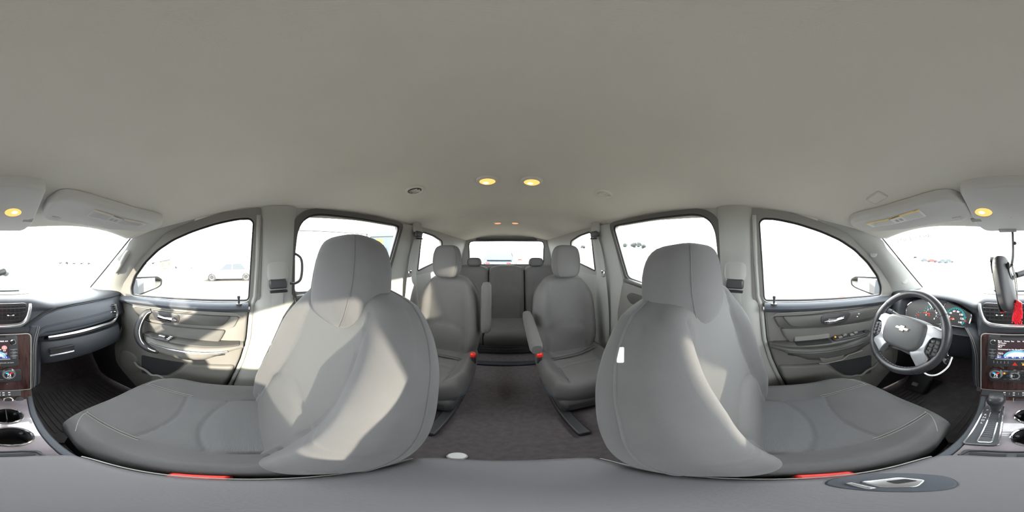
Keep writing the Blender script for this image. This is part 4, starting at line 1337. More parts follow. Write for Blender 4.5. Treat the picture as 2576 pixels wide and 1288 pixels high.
# tray slot ahead of the lid
mb = MB(); mb.prism(round_poly([(-.080, .250), (.066, .250), (.062, .215), (-.074, .215)], .014), lambda a, b_, d: Vector((a, b_, cz(b_) + .004 + d)), -.001, .0015); tr_ = mb.build('tray', M_DARK, con)
for a0, a1 in ((-.066, -.016), (-.002, .054)):
    mb = MB(); mb.box(((a0 + a1) / 2, .234, cz(.23) + .006), (a1 - a0, .010, .002)); mb.build('tray_slot', M_BLACK, tr_)
mb = MB(); mb.tube([(-.076, .222, cz(.22) + .006), (-.070, .243, cz(.24) + .007), (-.05, .249, cz(.25) + .007), (.04, .249, cz(.25) + .007), (.058, .243, cz(.24) + .007), (.064, .222, cz(.22) + .006)], .003, 8); mb.build('tray_rim', M_DASH, tr_)
# side strips
for s in (1, -1):
    mb = MB(); mb.tube([Vector((s * (chw(y) + .010), y, cz(y) + .001)) for y in [.205 + .38 * i / 14 for i in range(15)]], .0085, 8, flat=.55); mb.build('side_rail', M_DASHL, con)
# padded lid
lid = []
def lidp(u, v):
    hw = .110 + .004 * math.sin(v * PI)
    hw *= 1 - .10 * abs(2 * v - 1) ** 8
    X = u * hw
    y0 = -.163 + .015 * abs(u) ** 4; y1 = .226 - .018 * abs(u) ** 4
    Y = lerp(y0, y1, v)
    d = min((1 - abs(u)) * hw, (Y - y0), (y1 - Y))
    R = .018
    q = clamp((R - d) / R)
    z = .462 - R * (1 - math.sqrt(max(0, 1 - q * q))) - .004 * u * u
    return Vector((X, Y, z))
uu = [math.sin(PI / 2 * (-1 + 2 * i / 28)) for i in range(29)]
vv2 = [.5 + .5 * math.sin(PI / 2 * (-1 + 2 * i / 36)) for i in range(37)]
mb = MB(); mb.sheet(lidp, uu, vv2)
edge = [lidp(u, 0) for u in uu] + [lidp(1, v) for v in vv2[1:]] + [lidp(u, 1) for u in reversed(uu[:-1])] + [lidp(-1, v) for v in reversed(vv2[1:-1])]
mb.loft([edge, [p + Vector((0, 0, -.012)) for p in edge], [Vector((p.x * .96, p.y, p.z - .016)) for p in edge]], cap=False)
M_LID = mat('armrest_vinyl', (.125, .122, .13), .6, bump=.3, bscale=420)
lidm = mb.build('armrest_lid', M_LID, con)
for k_, (off, dz, r_, m) in enumerate(((.004, .000, .0022, M_TRIM), (-.005, .0045, .0012, M_THREAD), (-.010, .0065, .0010, M_THREAD))):
    for s in (1, -1):
        mb = MB()
        mb.tube([lidp(s, v) + Vector((s * off, 0, dz)) for v in vv2[3:-3]], r_, 6)
        mb.build('piping', m, lidm, label='pale piping along the lid edge')
# latch on the driver side of the lid
def lt(a, b_, d): return Vector((a, b_, .4615 - .004 * (a / .11) ** 2 + d))
P = [(-.108, .075), (-.104, .108), (-.085, .128), (-.058, .135), (-.040, .122), (-.032, .098), (-.040, .078), (-.062, .064), (-.09, .058)]
mb = MB(); mb.prism([(p.x, p.y) for p in catmull([(a, b_, 0) for a, b_ in P], 4, True)], lt, -.004, .003, inset=.0025); la = mb.build('latch_plate', M_SPOKE if 0 else M_DASHL, lidm)
mb = MB(); mb.prism(round_poly([(-.088, .080), (-.082, .112), (-.060, .116), (-.050, .092), (-.062, .078)], .005), lt, .002, .006, inset=.002); mb.build('latch_button', M_SILVER, la)
mb = MB(); mb.prism(round_poly([(-.078, .094), (-.074, .110), (-.062, .110), (-.066, .092)], .003), lt, .0055, .0068); mb.build('latch_gap', M_BLACK, la)
mb = MB(); mb.box((-.075, .072, .4645), (.024, .006, .004)); mb.build('latch_lip', M_SILVER, la, bevel=.001)
# back of the console
mb = MB(); mb.prism(round_poly([(-.09, .02), (.09, .02), (.085, .40), (-.085, .40)], .03), lambda a, b_, d: Vector((a, -.15 - d, b_)), 0, .018, inset=.010); rb = mb.build('rear_panel', M_DASH, con)
for x in (-.03, .01):
    mb = MB(); mb.lathe([(.0002, 0), (.012, 0), (.012, .004), (.0002, .005)], (x, -.167, .33), (0, -1, 0), 16); mb.build('rear_outlet', M_DARK, rb)

# ================================================================ SEATS
def edge_roll(d, R):
    q = clamp((R - d) / R)
    return R * (1 - math.sqrt(max(0, 1 - q * q)))
def groove(d, depth=.006, w_=.0045): return depth * math.exp(-(d / w_) ** 2)

def cushion(parent, c, yb, z0, hw, L, cloth, insert, thick=.13, front_bow=.05, tilt=0., name='seat_cushion', dense=72, thread=None):
    """top sheet with bolsters and sewn grooves, skirt below"""
    U = [math.sin(PI / 2 * (-1 + 2 * i / dense)) * .35 + .65 * (-1 + 2 * i / dense) for i in range(dense + 1)]
    V = [i / dense for i in range(dense + 1)]
    sx = hw * .585
    s1 = lambda x: L * .50 + .02 * (x / sx) ** 2
    s2 = lambda x: L * .33 - 2.5 * x * x
    def P(u, v):
        wv = hw * (1 - .10 * sst(.65, 1, v) - .02 * sst(.3, 0, v))
        x = u * wv
        y1 = L - front_bow * abs(u) ** 3.2
        y = y1 * v
        b = .026 * sst(.60, .88, abs(u)) * sst(1.0, .75, v) - .006 * (1 - u * u)
        d = min((1 - abs(u)) * hw, (1 - v) * y1 * 1.0)
        z = b - edge_roll(d, .042) + tilt * y
        z += .008 * sst(.5, .8, v)
        if v < .97:
            z -= groove(abs(x) - sx)
            if abs(x) < sx:
                z -= groove(y - s1(x)) + groove(y - s2(x), .006, .005)
                if y < s2(x): z += .006 * sst(0, .04, s2(x) - y)
        return Vector((c + x, yb + y, z0 + z))
    def mi(u, v):
        x = u * hw * (1 - .10 * sst(.65, 1, v)); y = (L - front_bow * abs(u) ** 3.2) * v
        return 1 if abs(x) < sx and y < s1(x) else 0
    mb = MB(); mb.sheet(P, U, V, mfn=mi)
    e = [P(-1, v) for v in V] + [P(u, 1) for u in U[1:]] + [P(1, v) for v in reversed(V[:-1])]
    mb.loft([e, [p + Vector((0, 0, -thick * .5)) for p in e], [Vector((c + (p.x - c) * .95, yb + (p.y - yb) * .95, p.z - thick)) for p in e]], cap=False, closed=False)
    o = mb.build(name, [cloth, insert], parent, angle=80)
    mb = MB()
    for sg in (1, -1):
        for off in (.004, -.004):
            xx = sx + off
            pts = []
            for i in range(20):
                v = lerp(.52, .93, i / 19)
                u = sg * xx / (hw * (1 - .10 * sst(.65, 1, v)))
                pts.append(P(u, v) + Vector((0, 0, .0012)))
            mb.tube(pts, .0009, 4)
    # front seam along the bolster
    for sg in (1, -1):
        pts = [P(sg * lerp(.60, .95, i / 12), lerp(.93, .80, (i / 12) ** 2)) + Vector((0, 0, .0008)) for i in range(13)]
        mb.tube(pts, .0009, 4)
    mb.build('stitching', thread or M_THREAD, o)
    return o

def backrest(parent, c, yb, zb, H, rec, widths, cloth, insert, T=.11, bol=.045, lumbar=.42, name='backrest', dense=64, sx=.125, gus=True, shell=True):
    ud = Vector((0, -math.sin(rec), math.cos(rec))); nd = Vector((0, math.cos(rec), math.sin(rec)))
    O = Vector((c, yb, zb))
    U = [math.sin(PI / 2 * (-1 + 2 * i / dense)) for i in range(dense + 1)]
    V = [.5 + .5 * (math.sin(PI / 2 * (-1 + 2 * i / dense)) * .4 + .6 * (-1 + 2 * i / dense)) for i in range(dense + 1)]
    def hwf(v): return curve_interp(v, widths)
    def P(u, v, roll=True):
        hw = hwf(v)
        x = u * hw
        h = v * H * (1 - .05 * abs(u) ** 3 * sst(.7, 1, v))
        f = bol * sst(.48, .80, abs(u)) * sst(1.0, .62, v) * sst(-.15, .25, v)
        f += .012 * math.exp(-((v - .28) / .18) ** 2) * (1 - sst(.4, .7, abs(u)))
        d = min((1 - abs(u)) * hw, (1 - v) * H)
        f -= edge_roll(d, .05)
        if v < .93: f -= groove(abs(x) - sx * (1 + .15 * (1 - v)), .006, .005)
        if abs(x) < sx * 1.1:
            la = lumbar * H - 2.6 * x * x
            f -= groove(h - la, .006, .005)
            if h < la: f += .006 * sst(0, .04, la - h)
        elif True:
            f -= groove(h - (lumbar * .93 * H + .12 * (abs(x) - sx)), .004, .005)
        return O + Vector((x, 0, 0)) + ud * h + nd * f
    def mi(u, v):
        return 1 if abs(u * hwf(v)) < sx else 0
    mb = MB(); mb.sheet(P, U, V, mfn=mi)
    e = [P(-1, v) for v in V] + [P(u, 1) for u in U[1:]] + [P(1, v) for v in reversed(V[:-1])]
    def sh(p, k_, t_):
        q = p - O
        return O + Vector((q.x * k_, 0, 0)) + ud * (q.dot(ud) * (1 - .02 * (1 - k_) * 10)) - nd * t_
    def dep(p): return -( (p - O).dot(nd))
    r1 = [sh(p, 1.03, lerp(dep(p), T, .35)) for p in e]
    r2 = [sh(p, 1.02, lerp(dep(p), T, .75)) for p in e]
    r3 = [sh(p, .97, T) for p in e]
    r4 = [sh(p, .60, T + .015) for p in e]
    mb.loft([e, r1, r2, r3], cap=False, closed=False)
    o = mb.build(name, [cloth, insert], parent, angle=80)
    if shell:
        mb = MB()
        ctr = O + ud * H * .5 - nd * (T + .02)
        mb.loft([r3, r4], cap=False, closed=False)
        mb.add(r4 + [ctr], [(i, i + 1, len(r4)) for i in range(len(r4) - 1)] + [(len(r4) - 1, 0, len(r4))])
        mb.build('back_cover', M_SHELL, o)
    # piping on the edge between face and side gusset
    mb = MB(); mb.tube([p + nd * .001 for p in r1[6:-6]], .0022, 6)
    mb.build('stitching', cloth, o)
    return o, O, ud, nd, P

def headrest(parent, c, front, zlo, zhi, hw, dep, rec, cloth, taper=.9, posts=True):
    ud = Vector((0, -math.sin(rec), math.cos(rec))); nd = Vector((0, math.cos(rec), math.sin(rec)))
    h = (zhi - zlo) / 2
    cc = Vector((c, front - dep / 2, (zlo + zhi) / 2))
    M = Matrix((Vector((1, 0, 0)), nd, ud)).transposed()
    mb = MB()
    rings = []
    n = 40
    for j in range(19):
        a = -PI / 2 + PI * j / 18
        a = clamp(a, -PI / 2 + .02, PI / 2 - .02)
        cz_ = math.copysign(abs(math.sin(a)) ** .62, math.sin(a))
        cr = abs(math.cos(a)) ** .42
        k_ = lerp(1, taper, sst(-.2, 1, cz_)) * lerp(1, .93, sst(.2, -1, cz_))
        r = []
        for i in range(n):
            b_ = 2 * PI * i / n
            x = math.copysign(abs(math.cos(b_)) ** .48, math.cos(b_)) * hw * cr * k_
            y = math.copysign(abs(math.sin(b_)) ** .60, math.sin(b_)) * dep / 2 * lerp(cr, 1, .0)
            y -= .10 * x * x / hw * 1.0 - .004
            r.append(cc + M @ Vector((x, y, cz_ * h)))
        rings.append(r)
    mb.loft(rings)
    o = mb.build('headrest', cloth, parent, angle=80)
    mb = MB()
    for sg in (1, -1):
        pts = []
        for j in range(3, 16):
            r = rings[j]
            i = 6 if sg > 0 else 14
            pts.append(r[i])
        mb.tube(pts, .0016, 5)
    mb.build('stitching', cloth, o)
    if posts:
        for sx_ in (-.055, .055):
            mb = MB()
            mb.tube([cc + Vector((sx_, 0, 0)) - ud * h * .8, cc + Vector((sx_, 0, 0)) - ud * (h + .06)], .006, 10)
            mb.build('headrest_post', M_CHROME, parent)
    return o

FW = [(0, .215), (.18, .240), (.45, .250), (.70, .240), (.85, .218), (.95, .190), (1, .165)]
def front_seat(s, label, yb, rec, hr, H):
    c = s * .352
    t = thing('front_seat', label, 'seat', (c, .2, 0), 'front seats')
    cushion(t, c + s * .006, -.02, .425, .226, .445, M_SEAT, M_SEATI)
    bo, O, ud, nd, P = backrest(t, c, yb, .40, H, rec, FW, M_SEAT, M_SEATB, T=.115)
    headrest(t, c + (.012 if s > 0 else 0), hr[0], hr[1], hr[2], .132, .120, rec * .6, M_SEAT)
    # base, side shield, rails
    mb = MB(); mb.prism(round_poly([(-.03, .30), (.36, .30), (.39, .16), (.30, .09), (.0, .09), (-.06, .16)], .03), lambda a, b_, d: Vector((c - .19 + d, a, b_)), 0, .38); mb.build('seat_base', M_SHELL, t)
    for sx_ in (-.17, .17):
        mb = MB(); mb.box((c + sx_, .12, .055), (.045, .52, .07)); mb.build('seat_rail', M_DARK, t, bevel=.008)
    return t, bo, O, ud, nd, P
ps = front_seat(1, 'front passenger seat, grey cloth, its backrest striped by sunlight', .005, rad(22), (-.175, .832, 1.062), .60)
ds = front_seat(-1, 'driver seat, grey cloth in shade, small white tag on its backrest side', .025, rad(14.5), (-.102, .850, 1.040), .575)
# airbag tag on the inner side of the driver backrest
def cast(o, px, py):
    """where the measured line of sight meets a built surface"""
    from mathutils.bvhtree import BVHTree
    me = o.data
    q = ORG[o.name]
    bv = BVHTree.FromPolygons([v.co + q for v in me.vertices], [list(p.vertices) for p in me.polygons])
    d = seen(px, py, Z=0 if py > 644 else 2.0) - Vector((0, 0, CAM_Z))
    loc, nrm, _, _ = bv.ray_cast(Vector((0, 0, CAM_Z)), d.normalized())
    if nrm is not None and nrm.dot(d) > 0: nrm = -nrm
    return loc, nrm
tl, tn = cast(ds[1], 1562, 893)
if tl is None: tl, tn = seen(1562, 893, X=-.12), Vector((1, 0, 0))
vr = (tl - Vector((0, 0, CAM_Z))).cross(Vector((0, 0, 1))).normalized()
tx_ = (vr - tn * vr.dot(tn)).normalized(); ty_ = tn.cross(tx_)
if ty_.z < 0: ty_ = -ty_; tx_ = -tx_
mb = MB(); mb.prism(round_poly([(-.005, -.0125), (.005, -.0125), (.005, .0125), (-.005, .0125)], .002), lambda a, b_, d: tl + tx_ * a + ty_ * b_ + tn * d, -.001, .0015)
mb.build('airbag_tag', M_WHITE, ds[0], label='small white airbag tag')

def captain(s, label, armrest_up):
    c = s * .388
    t = thing('second_row_seat', label, 'seat', (c, -.75, 0), 'second row seats')
    cushion(t, c, -.98, .315, .215, .41, M_SEATD, M_SEATD, thick=.14, dense=44, thread=M_SEATD)
    bo, O, ud, nd, P = backrest(t, c, -.935, .29, .575, rad(9), [(0, .19), (.2, .212), (.5, .212), (.75, .20), (.9, .17), (1, .13)], M_SEATD, M_SEATD, T=.10, bol=.035, dense=40, sx=.115)
    headrest(t, c, -.965, .838, 1.052, .100, .09, rad(5), M_SEATD, posts=False)
    mb = MB(); mb.box((c, -.76, .10), (.34, .36, .12)); mb.build('seat_base', M_SHELL, t, bevel=.03)
    for sx_ in (-.15, .15):
        mb = MB(); mb.box((c + sx_, -.72, .022), (.05, .62, .034)); mb.build('seat_rail', M_DARK, t, bevel=.008)
    # trim shell along the front lower edge
    mb = MB(); mb.tube(catmull([(c - .20, -.80, .20), (c - .18, -.63, .195), (c, -.595, .19), (c + .18, -.63, .195), (c + .20, -.80, .20)], 5), .016, 8); mb.build('lower_trim', M_DASHL, t)
    x = s * .125
    if armrest_up:
        rings = [[Vector((x + .032 * math.copysign(abs(math.cos(a)) ** .7, math.cos(a)) * k_, -.985 + dy + .045 * math.copysign(abs(math.sin(a)) ** .7, math.sin(a)) * k_, z)) for a in [2 * PI * i / 20 for i in range(20)]]
                 for z, k_, dy in ((.49, .7, .02), (.50, .95, .015), (.56, 1, .01), (.72, 1, -.01), (.79, .95, -.02), (.81, .7, -.022))]
        mb = MB(); mb.loft(rings); mb.build('armrest', M_SEATD, t, label='raised upright armrest')
    else:
        rings = [[Vector((x + .030 * math.copysign(abs(math.cos(a)) ** .7, math.cos(a)) * k_, Y, zc + .034 * math.copysign(abs(math.sin(a)) ** .7, math.sin(a)) * k_)) for a in [2 * PI * i / 20 for i in range(20)]]
                 for Y, zc, k_ in ((-.98, .60, .9), (-.90, .60, 1), (-.75, .58, 1), (-.66, .565, .95), (-.64, .56, .7))]
        mb = MB(); mb.loft(rings); mb.build('armrest', M_SEATD, t, label='lowered armrest')
    # red buckle on the aisle side
    mb = MB(); mb.box((s * .178, -.845, .335), (.026, .022, .08), Matrix.Rotation(rad(-18), 3, 'X')); bk = mb.build('buckle', M_DARK, t, bevel=.005)
    mb = MB(); mb.ellipsoid((s * .178, -.838, .375), .019, .016, .019, e=.8, n=16, m=10); mb.build('buckle_button', M_RED, bk, label='red release button')
    mb = MB(); mb.tube([(s * .185, -.86, .30), (s * .3, -.85, .322), (s * .42, -.855, .322), (s * .55, -.88, .335)], .012, 6, flat=.25); mb.build('lap_strap', M_SHELL, t)
    return t
captain(1, 'second row seat behind the front passenger seat, armrest raised upright', True)
captain(-1, 'second row seat behind the driver seat, armrest folded down', False)

# third row bench
t = thing('third_row_bench', 'grey third row bench seat below the rear window', 'seat', (0, -1.5, 0))
for a0, a1 in ((-.575, -.205), (-.195, .195), (.205, .575)):
    cx_, hw_ = (a0 + a1) / 2, (a1 - a0) / 2
    U = [-1 + 2 * i / 20 for i in range(21)]
    def Pc(u, v): return Vector((cx_ + u * hw_, lerp(-1.78, -1.34, v), .265 - edge_roll(min((1 - abs(u)) * hw_, (1 - v) * .44), .04)))
    mb = MB(); V = [i / 20 for i in range(21)]
    mb.sheet(Pc, U, V)
    e = [Pc(-1, v) for v in V] + [Pc(u, 1) for u in U[1:]] + [Pc(1, v) for v in reversed(V[:-1])]
    mb.loft([e, [p + Vector((0, 0, -.09)) for p in e], [Vector((p.x, p.y + (.03 if p.y > -1.5 else 0) * -1, .10)) for p in e]], cap=False, closed=False)
    mb.build('bench_cushion', M_SEATD, t, angle=80)
    backrest(t, cx_, -1.70, .26, .60, rad(9), [(0, hw_), (.9, hw_), (1, hw_ - .015)], M_SEATD, M_SEATD, T=.10, bol=0.012, dense=30, sx=hw_ * .72, lumbar=.62)
for x in (.36, -.33):
    headrest(t, x, -1.76, .835, .93, .085, .08, rad(9), M_SHELL, posts=False)
mb = MB(); mb.box((0, -1.42, .05), (1.0, .10, .10)); mb.build('bench_base', M_SHELL, t, bevel=.02)
mb = MB(); mb.tube([(-.5, -1.36, .075), (.5, -1.36, .075)], .012, 8); mb.build('slide_bar', M_DASHL, t)

# aisle details
o = MB(); o.box((0, -1.20, .012), (.46, .05, .018)); setp(o.build('threshold_strip', M_DASH, bevel=.004), 'dark grey plastic strip across the aisle floor before the bench', 'strip')
lid_c = seen(1150, 1147, Z=.01)
mb = MB(); mb.lathe([(.0002, .012), (.020, .012), (.023, .009), (.024, 0), (.0002, 0)], (lid_c.x, lid_c.y, .003), (0, 0, 1), 28)
setp(mb.build('bottle_cap', M_WHITE), 'white round cap lying on the aisle floor behind the console', 'cap')

# front seat belts: buckles beside the console
for s, lab in ((1, 'red seat belt buckle between console and passenger seat'), (-1, 'red seat belt buckle between console and driver seat')):
    yb = .062 if s > 0 else .072
    xb = .121 if s > 0 else -.123
    t = thing('belt_buckle', lab, 'buckle', (xb, yb, .37), 'front seat belt buckles')
    mb = MB(); mb.box((xb, yb - .005, .372), (.020, .056, .09), Matrix.Rotation(rad(-12), 3, 'X')); mb.build('buckle_body', M_DARK, t, bevel=.005)
    mb = MB(); mb.box((xb, yb + .002, .421), (.021, .054, .018), Matrix.Rotation(rad(-12), 3, 'X')); mb.build('release_button', M_RED, t, bevel=.004)
    mb = MB(); mb.tube([(xb, yb - .02, .31), (xb + s * .02, yb - .05, .20), (xb + s * .04, yb - .06, .11)], .012, 6, flat=.4); mb.build('buckle_strap', M_SHELL, t)

# shoulder belts
def belt(name_lab, s, pts, wdt, ring, grp, tongue=None):
    t = thing('seat_belt', name_lab, 'seat belt', pts[-1], grp)
    mb = MB()
    P = catmull(pts, 5)
    mb.loft([[p + Vector((0, wdt, 0)), p + Vector((s * -.002, wdt * .5, 0)), p + Vector((0, -wdt, 0)), p + Vector((s * .0015, 0, 0))] for p in P])
    mb.build('strap', M_TRIM, t)
    ring = ring + Vector((-s * .016, 0, 0))
    mb = MB(); mb.box(ring, (.026, .072, .040)); g_ = mb.build('belt_guide', M_DARK, t, bevel=.008)
    mb = MB(); mb.box(ring + Vector((-s * .008, 0, -.030)), (.014, .070, .010)); mb.build('guide_slot', M_BLACK, g_, bevel=.003)
    mb = MB(); mb.ellipsoid(ring + Vector((s * .009, 0, .055)), .018, .045, .05, e=.6); mb.build('guide_cover', M_TRIM, g_)
    if tongue:
        mb = MB(); mb.box(tongue, (.008, .035, .045)); mb.build('belt_tongue', M_CHROME, t, bevel=.004)
    return t
for s, lab in ((1, 'pale front seat belt on the pillar beside the passenger seat'), (-1, 'pale front seat belt on the pillar beside the driver seat')):
    X0 = s * .655
    belt(lab, s, [(X0 - s * .012, -.105, .90), (X0, -.10, .80), (X0 + s * .005, -.09, .6), (X0 + s * .005, -.08, .3), (X0 + s * .01, -.07, .12)], .024, Vector((X0 - s * .002, -.105, .905)), 'front shoulder belts',
         Vector((X0 - s * .01, -.088, .73)) if s < 0 else None)
for s, lab in ((1, 'pale second row seat belt on the pillar, passenger side'), (-1, 'pale second row seat belt on the pillar, driver side')):
    X0 = s * .628
    belt(lab, s, [(s * .566, -.93, 1.12), (s * .605, -.925, 1.0), (X0, -.92, .86), (s * .655, -.91, .6), (s * .66, -.90, .3)], .024, Vector((s * .571, -.93, 1.13)), 'second row shoulder belts', Vector((s * .612, -.905, .865)))
# black loop on the edge of the right pillar
mb = MB()
lp = [seen(x, y, X=.645) for x, y in ((728, 634), (742, 638), (757, 650), (760, 675), (756, 702), (744, 712), (730, 713))]
mb.tube(catmull(lp, 5), .0055, 8)
setp(mb.build('grab_loop', M_DARK), 'thin black loop handle on the pillar beside the passenger headrest', 'handle')

# floor mats
for s, lab in ((1, 'ribbed black rubber mat in the passenger foot well'), (-1, 'ribbed black rubber mat in the driver foot well')):
    t = thing('floor_mat', lab, 'mat', (s * .42, .72, .004), 'front floor mats')
    mb = MB(); P = round_poly([(s * .17, .46), (s * .64, .46), (s * .66, .92), (s * .60, .985), (s * .20, .985), (s * .17, .92)], .03)
    if s < 0: P = P[::-1]
    mb.prism(P, lambda a, b_, d: Vector((a, b_, .003 + d + (.6 * max(0, b_ - .95)))), 0, .010, inset=.003); mm = mb.build('mat_base', M_MAT, t)
    mb = MB()
    for i in range(17):
        x = s * (.20 + .026 * i)
        mb.box((x, .74, .0155), (.009, .40, .006))
    rb_ = mb.build('mat_ribs', M_MAT, t); rb_['kind'] = 'stuff'
    mb = MB(); mb.tube([Vector((p.x, p.y, .014 + .6 * max(0, p.y - .95))) for p in P], .006, 6, closed=True); mb.build('mat_rim', M_MAT, t)

# ================================================================ ROOF FITTINGS
def rn(X, Y):
    e = .01
    a = Vector((2 * e, 0, roof_z(X + e, Y) - roof_z(X - e, Y))); b_ = Vector((0, 2 * e, roof_z(X, Y + e) - roof_z(X, Y - e)))
    return -(a.cross(b_)).normalized()
def on_roof(px, py):
    z = 1.27
    for _ in range(25):
        p = seen(px, py, Z=z); z = roof_z(p.x, p.y)
    return Vector((p.x, p.y, z))
def lamp(name, px, py, r, m, label, grp, parent=None, core=True, nv=None):
    p = on_roof(px, py); nrm = nv or rn(p.x, p.y)
    t = thing(name, label, 'lamp', p, grp) if parent is None else parent
    mb = MB(); mb.lathe([(r * 1.35, -.002), (r * 1.32, .004), (r * 1.15, .007), (r * 1.02, .007)], p, nrm, 28); mb.build('lamp_bezel', M_HEAD, t)
    mb = MB(); mb.lathe([(r, .002), (r, .006), (r * .8, .010), (r * .4, .012), (.0002, .0125)], p, nrm, 28)
    ln = mb.build('lamp_lens', m, t, label='glowing warm lamp lens')
    if core:
        mb = MB(); mb.ellipsoid(p + nrm * .010 + Vector((r * .15, 0, 0)), r * .40, r * .40, .004, n=14, m=8); mb.build('bulb', M_LAMPC, ln)
    return t, p
for px, py, r, m, lab, g_, cr in ((1226, 453, .030, M_LAMP, 'glowing roof lamp over the second row, passenger side of the pair', 'dome lamps over the second row', True),
                                   (1338, 455, .030, M_LAMP, 'glowing roof lamp over the second row, driver side of the pair', 'dome lamps over the second row', True),
                                   (1252, 560, .032, M_LAMPR, 'dim roof lamp over the third row, passenger side of the pair', 'dome lamps over the third row', False),
                                   (1296, 560, .032, M_LAMPR, 'dim roof lamp over the third row, driver side of the pair', 'dome lamps over the third row', False)):
    lamp('dome_lamp', px, py, r, m, lab, g_, core=cr)

# overhead console
oc = thing('overhead_console', 'grey overhead console with two map lamps above the windshield mirror', 'console', (0, .6, 1.2))
P = []
def oz(Y): return interp(Y, [(.37, 1.218), (.53, 1.190), (.66, 1.158), (.71, 1.150)])
op = round_poly([(-.155, .40), (-.13, .385), (.12, .385), (.135, .40), (.150, .62), (.120, .695), (-.14, .695), (-.170, .62)], .025)
mb = MB(); mb.prism(op, lambda a, b_, d: Vector((a, b_, oz(b_) + .03 - d)), -.005, .030, inset=.012)
M_OVH = mat('overhead_plastic', (.56, .56, .55), .6, bump=.1, bscale=600)
mb.build('housing', M_OVH, oc)
def oseen(px, py):
    z = 1.18
    for _ in range(25):
        p = seen(px, py, Z=z); z = oz(p.y)
    return Vector((p.x, p.y, z))
nv = Vector((0, -.28, -1)).normalized()
for px in (33, 2474):
    p = oseen(px, 531)
    r = .030
    mb = MB(); mb.lathe([(r * 1.2, -.002), (r * 1.15, .003), (r * 1.0, .003)], p, nv, 28); lb = mb.build('map_lamp', M_OVH, oc)
    mb = MB(); mb.lathe([(r, .000), (r, .003), (r * .8, .006), (r * .4, .008), (.0002, .0085)], p, nv, 28); mb.build('lamp_lens', M_LAMP, lb, label='glowing warm lamp lens')
    mb = MB(); mb.ellipsoid(p + nv * .006 + Vector((.004 if px < 100 else -.004, 0, 0)), .011, .014, .004, Matrix.Rotation(rad(20 if px < 100 else -20), 3, 'Z'), n=14, m=8); mb.build('bulb', M_LAMPC, lb)
for px, py, rx, m in ((2524, 522, .011, M_OVH), (2561, 522, .011, M_OVH), (2544, 545, .003, M_DARK)):
    p = oseen(px, py); mb = MB(); mb.lathe([(.0002, .003), (rx * .8, .003), (rx, .001), (rx, -.002)], p, nv, 20); mb.build('button', m, oc)
p = oseen(2535, 567); mb = MB(); mb.box(p + nv * .001, (.075, .028, .006), Matrix.Rotation(rad(-18), 3, 'X')); mb.build('switch_bank', M_TRIM, oc, bevel=.004)
for px in (2456, 70):
    p = oseen(px, 553); mb = MB(); mb.box(p, (.040, .024, .006), Matrix.Rotation(rad(-16), 3, 'X')); mb.build('push_button', M_TRIM, oc, bevel=.004)

# sun visors
def visor(s, lab):
    t = thing('sun_visor', lab, 'sun visor', (s * .36, .45, 1.19), 'sun visors')
    def yr(x): return curve_interp(x, [(.160, .47), (.175, .425), (.20, .404), (.248, .395), (.315, .387), (.42, .354), (.49, .308), (.52, .304), (.537, .335)])
    def yf(x): return curve_interp(x, [(.160, .52), (.172, .555), (.20, .575), (.28, .565), (.38, .525), (.46, .46), (.51, .41), (.537, .352)])
    def vp(x, v, d=0.):
        a, b_ = yr(x), yf(x)
        y = lerp(a, b_, v)
        e = min(x - .160, .537 - x, (y - a), (b_ - y))
        th = .026 - edge_roll(max(e, 0), .016)
        return Vector((s * x, y, roof_z(x, y) - .004 - th - d))
    xs_ = [.3485 + .1885 * math.sin(PI / 2 * (-1 + 2 * i / 40)) for i in range(41)]
    vs2 = [.5 + .5 * math.sin(PI / 2 * (-1 + 2 * i / 24)) for i in range(25)]
    mb = MB(); mb.sheet(vp, xs_, vs2)
    e = [vp(x, 0) for x in xs_] + [vp(xs_[-1], v) for v in vs2[1:]] + [vp(x, 1) for x in reversed(xs_[:-1])] + [vp(xs_[0], v) for v in reversed(vs2[1:-1])]
    mb.loft([e, [p + Vector((0, 0, .012)) for p in e]], cap=False)
    vb = mb.build('visor_panel', M_OVH, t, angle=70)
    def lab_pt(u, v, d=0.):           # u along the visor, v towards the glass
        X = lerp(.300, .487, u)
        Y = lerp(yr(X) + .030 + .010 * u, yr(X) + .082 - .004 * u, v)
        return vp(X, (Y - yr(X)) / (yf(X) - yr(X)), d)
    g16 = [i / 16 for i in range(17)]
    mb = MB(); mb.sheet(lambda u, v: lab_pt(u, v, .0008), g16, [i / 6 for i in range(7)]); wl = mb.build('warning_label', M_PAPER if s < 0 else M_PAPERF, t, label='white and yellow warning label')
    mb = MB(); mb.sheet(lambda u, v: lab_pt(u, v, .0014), g16, [0, .10, .20]); mb.build('yellow_band', M_YELLOW if s < 0 else M_YELLOWF, wl)
    mb = MB()
    for i in range(7):
        v0_ = .28 + .095 * i
        mb.sheet(lambda u, v: lab_pt(u, v, .0014), [.04 + .33 * j / 6 for j in range(7)], [v0_, v0_ + .03])
        mb.sheet(lambda u, v: lab_pt(u, v, .0014), [.60 + .35 * j / 6 for j in range(7)], [v0_, v0_ + .03])
    pl = mb.build('print_lines', M_GREYP, wl); pl['kind'] = 'stuff'
    for u0_ in (.41, .49):
        mb = MB(); mb.sheet(lambda u, v: lab_pt(u, v, .0014), [u0_, u0_ + .03, u0_ + .055], [.42, .56, .78]); mb.build('airbag_pictogram', M_GREYP, wl)
    p = lab_pt(.5, .10, .0018); xa_ = (lab_pt(1, .1) - lab_pt(0, .1)) * (1 if s > 0 else -1); ya_ = lab_pt(.5, 0) - lab_pt(.5, .2)
    if xa_.cross(ya_).z > 0: xa_ = -xa_
    lettering('WARNING', .009, p, xa_, ya_, M_DARK, wl)
    mb = MB(); mb.box(vp(.215, .80, .001), (.035, .026, .006), Matrix.Rotation(rad(-16), 3, 'X')); mb.build('visor_clip', M_OVH, t, bevel=.003)
    return t
